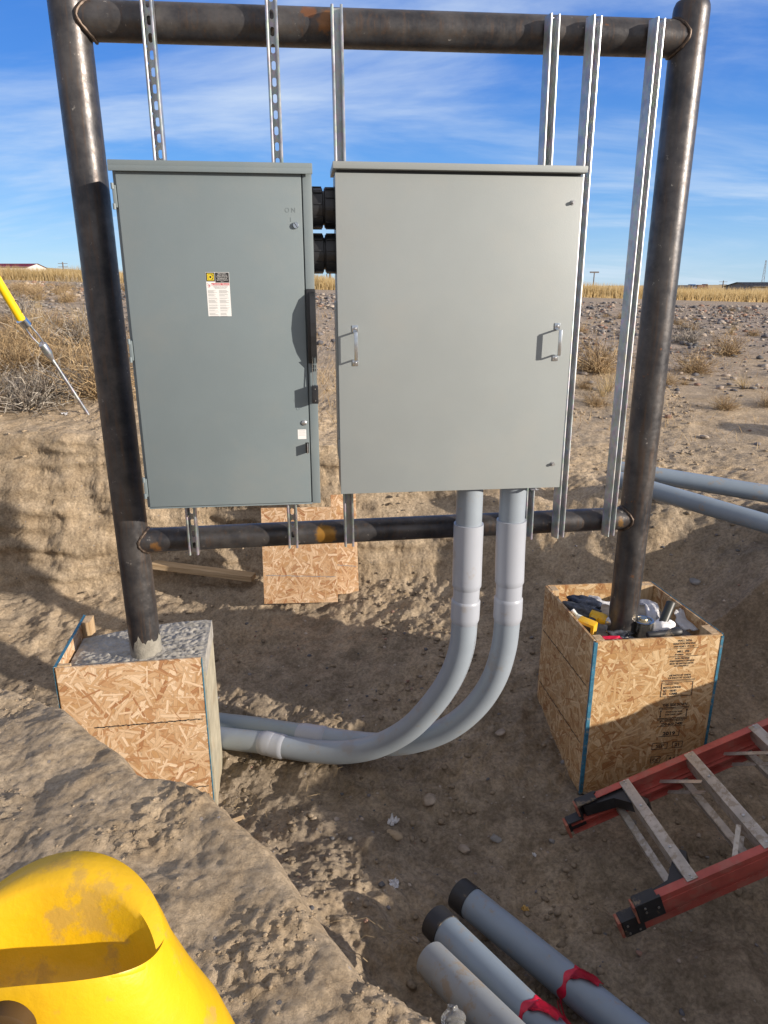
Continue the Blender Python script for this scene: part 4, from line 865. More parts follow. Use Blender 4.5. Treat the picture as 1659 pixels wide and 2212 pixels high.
text_into(bm, 'STRENGTH AXIS', .011, TT(xc-.004, -.386), 'CENTER', weight=.0003); text_into(bm, 'THIS DIRECTION', .011, TT(xc-.004, -.400), 'CENTER', weight=.0003)
for xa in (xc-.068, xc+.058):
    box(bm, (xa-.0015, -.0069, -.404), (xa+.0015, -.0066, -.376), Tf)
    for (zt_, zb_) in ((-.368, -.378), (-.412, -.402)): prism(bm, [(xa, zt_), (xa-.005, zb_), (xa+.005, zb_)], -.0069, -.0066, Tf)
bar(xc-.08, xc+.066, -.415, .0035); bar(xc-.08, xc+.066, -.422, .003); text_into(bm, 'APA PRODUCT SUPPORT', .0115, TT(xc-.006, -.434), 'CENTER', sx=.95, weight=.0003)
text_into(bm, '253-620-7400', .0195, TT(xc-.006, -.453), 'CENTER', sx=.95, weight=.0006); bar(xc-.076, xc+.062, -.458)
part('stamped_print', bm, M['ink'], fpan, smooth=0); bm = NBM(); text_into(bm, '2019', .026, TT(xc-.014, -.507), 'CENTER', sx=1.15, weight=.001); bar(xc-.062, xc+.034, -.513, .003); box(bm, (xc+.034, -.0069, -.514), (xc+.037, -.0066, -.482), Tf)
part('stamped_date', bm, M['ink'], fpan, smooth=0); bm = NBM(); text_into(bm, 'SEP', .026, TT(xc-.05, -.574), 'CENTER', weight=.0005); frame_(xc-.088, xc-.014, -.581, -.548, .0028); text_into(bm, '21', .026, TT(xc+.036, -.571), 'CENTER', weight=.0008); frame_(xc+.012, xc+.060, -.578, -.545, .0028)
text_into(bm, 'CC', .022, TT(xc-.062, -.648), 'CENTER', weight=.0008); frame_(xc-.086, xc-.040, -.655, -.622, .0028); text_into(bm, '4 A', .022, TT(xc+.02, -.644), 'CENTER', weight=.0008); frame_(xc-.006, xc+.048, -.651, -.620, .0016)
part('stamped_print', bm, M['ink'], fpan, smooth=0)
# soil fill inside the box
bm = NBM(); bmesh.ops.create_grid(bm, x_segments=40, y_segments=40, size=.5)
for v in bm.verts:
    s_, t_ = v.co.x+.5, v.co.y+.5; p = (a0*(1-s_)+a1*s_)*(1-t_) + (a2*(1-s_)+a3*s_)*t_; c_ = (a0+a1+a2+a3)/4; p = c_ + (p-c_)*.972
    v.co = Vector((p.x, p.y, -1.585 + .010*mnoise.noise(p*9) + .005*mnoise.noise(p*40)))
part('concrete_fill', bm, M['concrete'], rb, smooth=60)
ZF = -1.632
# things lying inside
pzb = lambda u, v, z: Vector((*gz(u, v, z+.06)[:2], z+.06))
def blob_strip(pts, widths, mat, name, label, cat, thick=.004, wob=.01, up=Vector((0,0,1))):
    P = spline(pts, 6); bm = NBM(); n = len(P); rows = []
    for i, p in enumerate(P):
        t = (P[min(i+1, n-1)]-P[max(i-1, 0)]).normalized(); side = t.cross(up).normalized(); w_ = np.interp(i/(n-1), np.linspace(0, 1, len(widths)), widths); row = []
        for j in range(9):
            f_ = j/8-.5; q = p + side*w_*f_ + up*(wob*mnoise.noise(p*18+Vector((j*.7, 0, 3))) + .006*math.sin(j*1.4+i*.5)); row.append(bm.verts.new(q))
        rows.append(row)
    for A_, B_ in zip(rows, rows[1:]):
        for j in range(8): bm.faces.new((A_[j], A_[j+1], B_[j+1], B_[j]))
    bmesh.ops.solidify(bm, geom=bm.faces[:], thickness=thick); o = part(name, bm, mat, None, smooth=180); return tag(o, label, cat)
def pz(u, v, z): return Vector((*gz(u, v, z)[:2], z))
blob_strip([pzb(1268,1290,-1.56), pzb(1300,1300,-1.56), pzb(1330,1305,-1.585)], [.05,.06,.05], M['cloth'], 'cloth_strip', 'white cloth strip behind the post inside the right form box', 'cloth')
o1_ = blob_strip([pzb(1375,1298,-1.58), pzb(1405,1305,-1.56), pzb(1412,1335,-1.56), pzb(1428,1348,-1.60)], [.05,.07,.06,.05], M['cloth'], 'cloth_strip', 'white cloth strip right of the post draped inside the form box', 'cloth')
blob_strip([pzb(1463,1318,-1.55), pzb(1478,1340,-1.585), pzb(1495,1362,-1.595)], [.05,.10,.08], M['cloth'], 'cloth_strip', 'pale cloth piece along the right wall inside the form box', 'cloth')
def lumpy(name, c, r, mat, label, cat, rz=0, amp=.25, f=9, sub=4, rx=0):
    bm = NBM(); bmesh.ops.create_icosphere(bm, subdivisions=sub, radius=1); R_ = Matrix.Rotation(rz, 4, 'Z') @ Matrix.Rotation(rx, 4, 'Y')
    for v in bm.verts:
        n_ = 1 + amp*mnoise.noise(v.co*1.6+Vector(c)*5) + amp*.4*mnoise.noise(v.co*4+Vector(c)*7); q = Vector((v.co.x*r[0], v.co.y*r[1], v.co.z*r[2]))*n_; v.co = R_ @ q + Vector(c)
    o = part(name, bm, mat, None, smooth=180); return tag(o, label, cat)
c = pzb(1262, 1302, -1.575); lumpy('cap', c, (.085,.038,.034), M['bluecloth'], 'navy knitted work glove at the back left of the right form box', 'work glove', -.45, .35).name = 'work_glove'
c = pzb(1250, 1318, -1.585); lumpy('work_glove', c, (.085,.040,.030), M['greycloth'], 'grey mottled work glove left of the yellow drill in the form box', 'work glove', -.7, .35)
# spray bottle
p = pzb(1240, 1322, -1.545); q = pzb(1263, 1350, -1.595); t = (q-p).normalized(); bt = thing('plastic_bottle', 'white plastic bottle lying against the left wall of the right form box', 'bottle', q)
bm = NBM(); tube(bm, [p, p+t*.018, p+t*.020, p+t*.04, p+t*.115, p+t*.12], [.008,.009,.011,.021,.022,.016], 24); part('bottle_body', bm, simple('bottle_white', (.62,.66,.62), .3, var=.1), bt)
bm = NBM(); tube(bm, [p+t*.05, p+t*.0501, p+t*.078, p+t*.0781], [.0205,.0222,.0226,.0215], 24, False); part('bottle_label', bm, simple('green_label', (.05,.12,.07), .5, var=.4, vscale=40), bt)
bm = NBM(); tube(bm, [p-t*.014, p-t*.012, p+t*.004], [.007,.0095,.0095], 20); part('bottle_cap', bm, M['white'], bt)
# drill
p = pzb(1290, 1332, -1.575); dr = thing('power_drill', 'yellow and black cordless drill lying beside the post in the form box', 'power drill', p, 0)
d1 = (pzb(1335, 1352, -1.59) - p); d1.z = -.01; d1.normalize(); d2 = (pzb(1277, 1368, -1.60)-p); d2 -= d1*d2.dot(d1); d2.normalize(); d3 = d1.cross(d2); Td = basis(p, d1, d2, d3)
bm = NBM(); lathe(bm, [(.012,-.035),(.026,-.030),(.028,0),(.027,.035),(.020,.05)], Td @ Matrix.Rotation(math.pi/2, 4, 'Y'), 24); box(bm, (-.02,.0,-.018), (.018,.04,.018), Td, .006); part('motor_body', bm, M['toolyellow'], dr)
bm = NBM(); box(bm, (-.030,-.022,-.0285), (.012,-.004,.0285), Td, .004); part('vent_cover', bm, M['black'], dr)
bm = NBM(); lathe(bm, [(.0195,.05),(.021,.052),(.021,.072),(.014,.085),(.008,.105)], Td @ Matrix.Rotation(math.pi/2, 4, 'Y'), 24); part('chuck', bm, M['bolt'], dr)
bm = NBM(); box(bm, (-.018,.03,-.015), (.012,.085,.015), Td, .006); part('handle', bm, M['black'], dr)
bm = NBM(); box(bm, (-.045,.080,-.035), (.040,.125,.035), Td, .006); bp = part('battery_pack', bm, M['toolyellow'], dr)
bm = NBM(); box(bm, (-.030,.088,.0345), (.025,.118,.0375), Td, .002); box(bm, (-.030,.124,-.02), (.025,.1265,.02), Td, .001); part('battery_panel', bm, M['black'], bp)
# tin can of pipe cement
p = pzb(1386, 1372, -1.63); cn = thing('tin_can', 'open round tin can with a shiny ring lid in front of the post', 'can', p)
Tc = Matrix.Translation(p)
bm = NBM(); lathe(bm, [(.045,0),(.046,.004),(.045,.008),(.045,.072),(.0475,.076),(.0475,.080),(.040,.080),(.038,.074),(.001,.073)], Tc, 40); part('can_body', bm, M['tin'], cn)
bm = NBM(); lathe(bm, [(.001,.074),(.031,.075),(.033,.079),(.020,.082),(.019,.088),(.0175,.090),(.001,.0895)], Tc, 36); part('can_lid', bm, simple('brassy_lid', (.55,.47,.30), .3, 1, var=.3, vscale=40), cn)
# roll of cloth, black tube, flashlight, plastic bag
p = pzb(1432, 1362, -1.60); lumpy('cloth_bundle', p+Vector((0,0,.015)), (.058,.045,.040), M['cloth'], 'folded white cloth bundle right of the tin can in the form box', 'cloth', .3, .18)
p, q = pzb(1432, 1346, -1.56), pzb(1449, 1304, -1.50); bm = NBM(); t = (q-p); tube(bm, [p, p+t*.05, p+t*.93, p+t*.95, p+t], [.019,.021,.0215,.0225,.0225], 28); o = part('black_tube', bm, simple('dark_rubber', (.028,.032,.030), .45, var=.2), None); tag(o, 'short black tube sticking up out of the white cloth bundle', 'tube')
p, q = pzb(1398, 1372, -1.57), pzb(1470, 1364, -1.57); bm = NBM(); t = (q-p); tube(bm, [p, p+t*.03, p+t*.3, p+t*.7, p+t*.78, p+t*.95, p+t], [.012,.0145,.015,.0155,.021,.022,.017], 28); o = part('flashlight', bm, M['blackdust'], None); tag(o, 'black flashlight lying along the front wall right of the tin can', 'flashlight')
c = pzb(1338, 1372, -1.61); clear = simple('crumpled_dark_film', (.06,.065,.075), .15, var=.6, vscale=30, spec=.8)
lumpy('plastic_bag', c, (.060,.035,.022), clear, 'crumpled dark plastic bag between the drill and the tin can', 'plastic bag', .1, .8)
c = pzb(1318, 1380, -1.60); lumpy('red_cloth', c, (.05,.02,.012), M['tape'], 'sliver of red material at the front wall of the form box', 'cloth', 0, .5)

# ------------------------------------------------------------------ boards and plank at the far wall
p0, p1 = gy(572, 1302, 4.40), gy(730, 1300, 4.45); lean = math.radians(-9)
def leaning(u0, v0, u1, v1, y0, h, label, mat, extra=None):
    p0, p1 = gy(u0, v0, y0), gy(u1, v1, y0+.03); w_ = (Vector((p1.x, p1.y, 0))-Vector((p0.x, p0.y, 0))).length; an = math.atan2(p1.y-p0.y, p1.x-p0.x); base = (p0+p1)/2; base.z = min(p0.z, p1.z)
    root = tag(bpy.data.objects.new('strand_board', None), label, 'board', 'strand boards at the far wall'); COL.objects.link(root); root.matrix_basis = Matrix.Translation(base) @ Matrix.Rotation(an, 4, 'Z')
    Mx = Matrix.Translation(base) @ Matrix.Rotation(an, 4, 'Z') @ Matrix.Rotation(lean, 4, 'X') @ Matrix.Translation((0, 0, h/2)); bm = NBM(); box(bm, (-w_/2, -.006, -h/2), (w_/2, .006, h/2), None, .001); pb = part('board', bm, mat, root, Mx, smooth=0)
    bm = NBM(); pencil(bm, -w_/2+.02, w_/2-.01, -h/2+h*.30, Mx, -.0066, .005, 14, -.02); part('snap_line', bm, M['greyink'], pb, smooth=0)
leaning(571, 1303, 730, 1300, 4.40, .66, 'larger left board of two strand boards leaning on the far pit wall', M['osbback'])
leaning(722, 1283, 775, 1280, 4.52, .70, 'narrow right board half hidden behind the larger leaning one', M['osbback'])
p, q = gz(335, 1263, -2.13), gz(550, 1283, -2.13); d = (q-p).normalized(); bm = NBM(); L = (q-p).length
box(bm, (-L/2, -.045, -.02), (L/2, .045, .02), None, .003); zc = (H(p.x, p.y) + H(q.x, q.y))/2 + .04; d.z = (H(q.x, q.y)-H(p.x, p.y))/L*.8; d.normalize()
o = part('wood_plank', bm, M['lumber'], None, basis((p.x+q.x)/2*Vector((1,0,0)) + Vector((0, (p.y+q.y)/2, zc)), d, Vector((0,0,1)).cross(d), Vector((0,0,1))), smooth=0); tag(o, 'short weathered wood plank lying on the pit floor left of the boards', 'plank')
o.rotation_mode = 'XYZ'

# ------------------------------------------------------------------ background conduits on the ground at the right
def groundpipe(name, pts, r, mat, label, cat, group, pr=None):
    bm = NBM(); hollow(bm, pts, r, .006); o = part(name, bm, mat, None, smooth=50); return tag(o, label, cat, group)
def onG(u, v, y, lift): p = gy(u, v, y); return p
pa, pb_ = gy(1337, 1014, 4.55), gy(1659, 1067, 4.25); pb_ = pa + (pb_-pa)*1.8; groundpipe('pvc_pipe', [pa, pb_], .055, M['pvcblue'], 'upper grey blue pipe crossing behind the right post, farther of the pair', 'pipe', 'grey pipes on the far slope')
pa, pb_ = gy(1333, 1036, 4.38), gy(1659, 1132, 3.85); pb_ = pa + (pb_-pa)*1.8; groundpipe('pvc_pipe', [pa, pb_], .055, M['pvcblue'], 'lower grey blue pipe crossing behind the right post, nearer of the pair', 'pipe', 'grey pipes on the far slope')

# ------------------------------------------------------------------ foreground pipes
def fgpipe(u0, v0, z0, u1, v1, z1, mat, label, cap, ext=1.6):
    a, b = pz(u0, v0, z0), pz(u1, v1, z1); d = (b-a).normalized(); b = a + (b-a)*ext; root = thing('pvc_pipe', label, 'pipe', a, 0, 'grey pipes in the right foreground'); bm = NBM(); hollow(bm, [a, (a*2+b)/3, b], .057, .006, 40); part('pipe_body', bm, mat, root)
    if cap: bm = NBM(); tube(bm, [a-d*.006, a-d*.006, a-d*.002, a+d*.062, a+d*.0625], [.001,.054,.0598,.0604,.0575], 40); part('rubber_cap', bm, M['blackdust'], root)
    return root, a, d
r_, aA, dA = fgpipe(992, 1930, -2.205, 1372, 2240, -2.20, M['pvcblue'], 'black capped grey pipe wrapped with red tape, rightmost of the three in front', True)
r_, aB, dB = fgpipe(940, 1990, -2.16, 1172, 2222, -2.13, M['pvcblue'], 'black capped grey pipe in the middle of the three in front', True)
r_, aC, dC = fgpipe(930, 2072, -2.07, 1098, 2240, -2.02, M['pvcdusty'], 'uncapped dusty grey pipe nearest the bank, leftmost of the three in front', False)
def tapewrap(a, d, dist, label, flag=True):
    root = thing('red_tape', label, 'tape', a+d*dist, 0, 'red tape on the pipes'); c = a+d*dist; bm = NBM()
    tube(bm, [c-d*.012, c, c+d*.010], [.0578,.0590,.0578], 48, False)
    for i, v in enumerate(bm.verts): v.co += d*.006*math.sin(i*.7)
    part('tape_band', bm, M['tape'], root, smooth=60)
    up = Vector((0,0,1)); side = d.cross(up).normalized()       # points to the viewer's right / front
    bm = NBM(); n_ = 11; rows = []
    for i in range(n_):
        t_ = i/(n_-1); row = []
        for j in range(7):
            ang_ = math.radians(20 + t_*95); rr = .0605 + .004*mnoise.noise(Vector((i*.8, j*.9, 2))) + .010*(j/6)*abs(math.sin(i*1.1))
            wj = .005 + (.075*math.sin(math.pi*min(1, t_*1.15))+.012)*(j/6) + .008*math.sin(i*2.3)*(j == 6); row.append(bm.verts.new(c + d*wj + (up*math.sin(ang_) - side*math.cos(ang_))*rr))
        rows.append(row)
    for A_, B_ in zip(rows, rows[1:]):
        for j in range(6): bm.faces.new((A_[j], A_[j+1], B_[j+1], B_[j]))
    bmesh.ops.solidify(bm, geom=bm.faces[:], thickness=.0008); part('torn_flap', bm, M['tape'], root, smooth=30)
    if flag:
        s2 = side if side.dot(Vector((0,-1,0))) > 0 else -side; p0_ = c + s2*.062 - up*.005
        P = spline([p0_, p0_ + d*.04 - up*.03 + s2*.015, p0_ + d*.11 - up*.055 + s2*.025, p0_ + d*.20 - up*.06 + s2*.02, p0_ + d*.34 - up*.065 + s2*.03], 6)
        for k_ in (0, 1):
            bm = NBM(); w0 = [bm.verts.new(p + s2*(.004+.012*k_) + up*(.006*math.sin(i*.9+k_*2)+.004)) for i, p in enumerate(P)]; w1 = [bm.verts.new(p + s2*(.016+.016*k_) + d*.01 + up*(.006*math.cos(i*.7+k_)+.012*k_)) for i, p in enumerate(P)]
            for i in range(len(P)-1): bm.faces.new((w0[i], w0[i+1], w1[i+1], w1[i]))
            bmesh.ops.solidify(bm, geom=bm.faces[:], thickness=.0008); part('loose_tail', bm, M['tape'], root, smooth=60)
tapewrap(aA, dA, .50, 'torn red tape with a long loose tail around the rightmost front pipe')
tapewrap(aB, dB, .455, 'red tape band around the middle front pipe at the bottom edge', False)

# ------------------------------------------------------------------ step ladder
th_, ph_ = math.radians(21.5), math.radians(8); Lx = Vector((math.cos(th_)*math.cos(ph_), math.cos(th_)*math.sin(ph_), math.sin(th_))); Wy = Vector((math.sin(ph_), -math.cos(ph_), 0)); Nz = Vector((-math.sin(th_)*math.cos(ph_), -math.sin(th_)*math.sin(ph_), math.cos(th_)))
LO = Vector((.745, 2.485, -2.115)) + Lx*.075; LT = basis(LO, Lx, Wy, Nz); LW_ = .545; LLEN = 1.78
ld = thing('step_ladder', 'red fibreglass step ladder lying folded on its back at the lower right', 'ladder', LO, 0)
def lbox(bm, lo, hi, bev=0, R_=None): box(bm, lo, hi, LT if R_ is None else LT @ R_, bev)
def crail(w, n0, x0, x1, sg, dep=.072, fl=.030):
    """channel rail: web on the outside, two flanges turned inwards"""
    bm = NBM(); lbox(bm, (x0, w-.0022, n0-dep), (x1, w+.0022, n0), .001); lbox(bm, (x0+.0005, w+sg*.0022, n0-.0046), (x1-.0005, w+sg*fl, n0-.0003), .001); lbox(bm, (x0+.0005, w+sg*.0022, n0-dep+.0003), (x1-.0005, w+sg*fl, n0-dep+.0046), .001)
    tri = [(x0+.001, n0-.030), (x0+.001, n0-.048)]; lbox(bm, (x0, w-sg*.0045, n0-.055), (x1, w-sg*.0020, n0-.024), .001); return bm
for w, sg in ((0, 1), (LW_, -1)):
    r1_ = part('front_rail', crail(w, 0, .02, LLEN, sg), M['fibre'], ld, smooth=0); part('rear_rail', crail(w+sg*.012, -.076, -.055, LLEN-.1, sg, .050), M['fibre'], ld, smooth=0)
    bm = NBM(); lbox(bm, (0, w-.007, -.083), (.095, w+.006, .006), .004); lbox(bm, (0, min(w, w+sg*.040), -.002), (.085, max(w, w+sg*.040), .006), .003); lbox(bm, (-.003, w-.006, -.08), (.004, w+sg*.038, .003) if sg > 0 else (.004, w+.006, .003), .002); ft = part('foot', bm, M['blackdust'], ld, smooth=0)
    bm = NBM(); lbox(bm, (-.011, min(w-.004*sg, w+sg*.037), -.080), (-.0035, max(w-.004*sg, w+sg*.037), .001), .002); part('tread_pad', bm, M['fibreworn'], ft, smooth=0)
    bm = NBM()
    for (a_, b_) in ((.028,-.035),(.075,-.035),(.028,-.015)): 
        c_ = LT @ Vector((a_, w-sg*.009, b_)); tube(bm, [c_, c_ - Wy*sg*.003], .0045, 10)
    part('rivet', bm, M['bolt'], ft)
    w2 = w+sg*.012; bm = NBM(); lbox(bm, (-.068, w2-.008, -.132), (.012, w2+.008, -.052), .004); lbox(bm, (-.068, min(w2, w2+sg*.038), -.059), (-.005, max(w2, w2+sg*.038), -.052), .003); f2 = part('foot', bm, M['blackdust'], ld, smooth=0)
    bm = NBM(); lbox(bm, (-.080, min(w2-.006*sg, w2+sg*.038), -.130), (-.0685, max(w2-.006*sg, w2+sg*.038), -.055), .002); part('tread_pad', bm, M['fibreworn'], f2, smooth=0)
    bm = NBM()
    for (a_, b_) in ((-.05,-.075),(-.05,-.112),(-.01,-.112)): c_ = LT @ Vector((a_, w2-sg*.010, b_)); tube(bm, [c_, c_ - Wy*sg*.003], .0045, 10)
    part('rivet', bm, M['bolt'], f2)
    # black moulded knee brace near the foot
    bm = NBM(); 
    K = [(.02,.012),(.20,.012),(.27,.13),(.255,.15),(.22,.135),(.15,.055),(.02,.035)] 
    vs1 = [bm.verts.new(LT @ Vector((x, w + sg*y, -.012))) for x, y in K]; vs2 = [bm.verts.new(LT @ Vector((x, w + sg*y, -.066))) for x, y in K]
    bm.faces.new(vs1); bm.faces.new(vs2[::-1])
    for i in range(len(K)): bm.faces.new((vs1[i], vs2[i], vs2[(i+1) % len(K)], vs1[(i+1) % len(K)]))
    part('knee_brace', bm, M['black'], ld, smooth=0)
for i in range(5):
    x0 = .225 + i*.300; bm = NBM(); lbox(bm, (x0-.021, .006, .001), (x0+.021, LW_-.006, .0042), .001)
    for k_ in range(6): lbox(bm, (x0-.016+k_*.006, .012, .0041), (x0-.0135+k_*.006, LW_-.012, .0056))
    stp = part('step', bm, M['alu'], ld, smooth=0)
    bm = NBM(); lbox(bm, (x0-.0215, .0075, -.074), (x0-.0185, LW_-.0075, .0008)); part('step_tread', bm, M['alu'], stp, smooth=0)
    bm = NBM()
    for w in (.16, LW_-.16): c_ = LT @ Vector((x0, w, .0056)); tube(bm, [c_, c_+Nz*.003, c_+Nz*.0045], [.006,.006,.003], 12)
    for w in (.012, .026, LW_-.012, LW_-.026): c_ = LT @ Vector((x0, w, .0058)); tube(bm, [c_-Nz*.004, c_+Nz*.002], .004, 8)
    part('rivet', bm, M['bolt'], stp)
    # rear horizontals
    bm = NBM(); lbox(bm, (x0-.075, .02, -.092), (x0-.045, LW_-.02, -.089)); lbox(bm, (x0-.075, .02, -.120), (x0-.072, LW_-.02, -.089)); part('rear_bar', bm, M['alu'], ld, smooth=0)
    if i:
        for w, sg in ((0, 1), (LW_, -1)):
            for dz in (0, -.060):
                a_ = LT @ Vector((x0-.16, w+sg*.012, -.070+dz)); b_ = LT @ Vector((x0-.03, w+sg*.15, -.018+dz)); t_ = (b_-a_).normalized(); sd = t_.cross(Nz).normalized(); Tb = basis(a_, t_, sd, t_.cross(sd)); bm = NBM(); box(bm, (0, -.009, -.0012), ((b_-a_).length, .009, .0012), Tb); part('diagonal_brace', bm, M['alu'], ld, smooth=0)
bm = NBM(); lbox(bm, (LLEN-.03, -.02, -.16), (LLEN+.09, LW_+.02, .012), .01); part('top_cap', bm, M['fibreworn'], ld, smooth=0)

# ------------------------------------------------------------------ yellow moulded plastic piece on the near bank
yb = Vector((-.375, .622, -1.36)); ye = thing('plastic_barrier', 'scuffed yellow moulded plastic barrier top in the lower left corner', 'barrier', yb)
bm = NBM(); N = 96; rows = []
def yring(z, a, b, ex_=2.6, dy=0, dx=0):
    r_ = []
    for i in range(N):
        t_ = 2*math.pi*i/N; c_, s_ = math.cos(t_), math.sin(t_); k_ = (abs(c_)**ex_ + abs(s_)**ex_)**(-1/ex_); tp = 1 - .24*max(0, s_)*min(1, max(0, (z+.86)/.12)); r_.append(Vector((yb.x + dx + a*c_*k_*tp, yb.y + dy + b*s_*k_, z)))
    return r_
prof = [(-1.36,.33,.22),(-1.1,.27,.165),(-.95,.200,.130),(-.86,.176,.108),(-.80,.156,.097),(-.75,.139,.089),(-.722,.132,.085),(-.706,.126,.081)]
for z, a_, b_ in prof: rows.append(yring(z, a_, b_, 2.4, 0))
def rim(r_, up, inset):
    for i, p in enumerate(r_):
        t_ = 2*math.pi*i/N; p.z += up*(.040*math.sin(t_)*(math.sin(t_) > 0) + .016*max(0, -math.sin(t_))**2*(1+math.cos(t_)) - .010*math.cos(t_)**2)
    return r_
rows[-1] = rim(rows[-1], 1, 0); rows[-2] = rim(rows[-2], .8, 0); rows[-3] = rim(rows[-3], .5, 0)
for z, a_, b_, up in ((-.7005,.1235,.0785,1),(-.7025,.1205,.058,1),(-.712,.116,.053,1),(-.730,.106,.045,.9),(-.748,.088,.034,.6),(-.757,.06,.022,.3),(-.761,.03,.011,.1),(-.762,.003,.002,0)): rows.append(rim(yring(z, a_, b_, 2.4, -.0185 if a_ < .122 else 0), up, 0))
V_ = [[bm.verts.new(p) for p in r_] for r_ in rows]
for A_, B_ in zip(V_, V_[1:]):
    for i in range(N): bm.faces.new((A_[i], A_[(i+1) % N], B_[(i+1) % N], B_[i]))
bm.faces.new(V_[-1]); part('moulded_body', bm, M['yellow'], ye, smooth=75)
hp = gy(18, 2222, .530); bm = NBM()
tube(bm, [Vector((hp.x, .545, hp.z)), Vector((hp.x, .5235, hp.z)), Vector((hp.x, .5205, hp.z))], [.027,.027,.023], 32); part('socket_hole', bm, simple('hole_shade', (.06,.03,.005), .6, var=.2), ye)  # dark disc, its colour stands in for the shade inside the round hole

# ------------------------------------------------------------------ guy wire at the left
gp_ = [gy(-60, 500, 5.1), gy(-14, 590, 5.17), gy(47, 692, 5.3), gy(58, 704, 5.33), gy(97, 752, 5.42), gy(193, 899, 5.62)]
gw = thing('guy_wire', 'yellow sleeved guy wire fixed to a grey anchor rod in the far bank', 'guy wire', gp_[5])
d = (gp_[2]-gp_[1]).normalized(); bm = NBM(); tube(bm, [gp_[2]-d*2.2, gp_[2]], .030, 20); part('yellow_guard', bm, M['yellowguard'], gw)
bm = NBM(); tube(bm, [gp_[2]-d*.008, gp_[2]-d*.007, gp_[3], gp_[3]+d*.001], [.030,.038,.036,.01], 24); part('collar', bm, M['chrome'], gw)
sd = d.cross(Vector((0,1,0))).normalized()
for k_ in (-1, 1):
    bm = NBM(); tube(bm, spline([gp_[3]+sd*k_*.022, gp_[3]*.5+gp_[4]*.5+sd*k_*.026, gp_[4]+sd*k_*.010, gp_[4]+d*.03+sd*k_*.004], 5), .006, 8); part('wire_strand', bm, M['galv'], gw)
bm = NBM(); e4 = (gp_[5]-gp_[4]).normalized(); tube(bm, [gp_[4]-e4*.05, gp_[4]-e4*.03, gp_[4]+e4*.04, gp_[4]+e4*.09, gp_[4]+e4*.10], [.010,.030,.032,.018,.012], 10); part('eye_nut', bm, M['galv'], gw)
bm = NBM(); tube(bm, [gp_[4]+e4*.06, gp_[5]+e4*.15], .0125, 14); part('anchor_rod', bm, M['galv'], gw)
bm = NBM(); tube(bm, spline([gp_[2]-d*.05+sd*.03, gp_[2]-d*.10+sd*.06, gp_[2]-d*.14+sd*.045, gp_[2]-d*.14+sd*.025], 5), .003, 6); part('loose_hook', bm, M['black'], gw)

# ------------------------------------------------------------------ stones and litter
def rock(u, v, z, r, mat, label, flat=.75, seed=0, group='stones on the pit floor'):
    p = gz(u, v, z); p = Vector((p.x, p.y, H(p.x, p.y))); V, F_ = rocky(3, 100+seed, .2, flat); V = V*np.array(r); a = seed*1.7; V = np.stack([V[:,0]*math.cos(a)-V[:,1]*math.sin(a), V[:,0]*math.sin(a)+V[:,1]*math.cos(a), V[:,2]], -1)
    o = link('stone', rawmesh('stone', V, F_, smooth=True), mat); o.location = p + Vector((0,0,r[2]*.25)); return tag(o, label, 'stone', group)
rock(930, 1708, -2.26, (.055,.040,.032), M['stone'], 'largest brown stone on the pit floor below the conduit curve', seed=1)
rock(1072, 1800, -2.28, (.026,.026,.022), M['stonegrey'], 'grey angular stone left of the ladder feet', seed=2)
rock(1003, 1815, -2.28, (.030,.024,.020), M['stone'], 'tan stone between the large brown and the grey stone', seed=3)
rock(1080, 1600, -2.25, (.035,.026,.018), M['stone'], 'flat stone right of the rear conduit curve', .6, 4)
rock(1495, 1302, -1.85, (.035,.028,.028), M['stonegrey'], 'rounded grey stone on the slope just behind the right box', .9, 5)
rock(355, 1335, -2.15, (.030,.022,.020), M['stone'], 'brown stone behind the left block near the post', .9, 6)
rock(852, 1805, -2.28, (.040,.030,.022), M['clod'], 'earth coloured lump beside the upper white scrap', .8, 7)
rock(1588, 685, -.60, (.11,.08,.07), M['stonegrey'], 'grey boulder in the gravel near the right edge', .8, 8, 'stones on the far bank')
def scrap(u, v, z, s, mat, label, name, cat, seed, flat=.5):
    p = gz(u, v, z); p = Vector((p.x, p.y, H(p.x, p.y)+s*.35)); bm = NBM(); bmesh.ops.create_grid(bm, x_segments=16, y_segments=16, size=s)
    for q in bm.verts:
        x, y = q.co.x, q.co.y; n1_ = mnoise.noise(Vector((x/s*1.5, y/s*1.5, seed))); n2_ = mnoise.noise(Vector((x/s*3.5, y/s*3.5, seed+9)))
        n3_ = mnoise.noise(Vector((y/s*2.5, x/s*2.5, seed+4))); rr_ = max(abs(x), abs(y))/max(1e-6, math.hypot(x, y)); q.co = Vector((x*rr_*(.85+.3*n2_)+s*.2*n3_, y*rr_*(.6+.3*n1_)+s*.2*n2_, s*flat*(n1_ + .8*n3_)))
    bmesh.ops.solidify(bm, geom=bm.faces[:], thickness=.0006); bmesh.ops.rotate(bm, matrix=Matrix.Rotation(seed, 3, 'Z'), verts=bm.verts); bmesh.ops.translate(bm, vec=p, verts=bm.verts)
    return tag(part(name, bm, mat, None, smooth=30), label, cat)
paper = simple('white_paper_scrap', (.55,.55,.56), .6, var=.3, vscale=60)
scrap(850, 1766, -2.28, .034, paper, 'crumpled white paper scrap below the large brown stone', 'paper_scrap', 'litter', 1)
scrap(851, 1925, -2.29, .030, paper, 'flat torn white scrap left of the black pipe caps', 'paper_scrap', 'litter', 5, .25)
scrap(1155, 1835, -2.28, .012, paper, 'tiny white fleck between the grey stone and the ladder foot', 'paper_scrap', 'litter', 2)
scrap(1136, 1948, -2.29, .018, simple('yellow_leaf', (.50,.32,.10), .7, var=.2), 'small yellow dry leaf above the rightmost front pipe', 'dry_leaf', 'leaf', 3, .6)
scrap(140, 905, -1.0, .03, paper, 'white paper scrap on the far bank left of the anchor rod foot', 'paper_scrap', 'litter', 6)
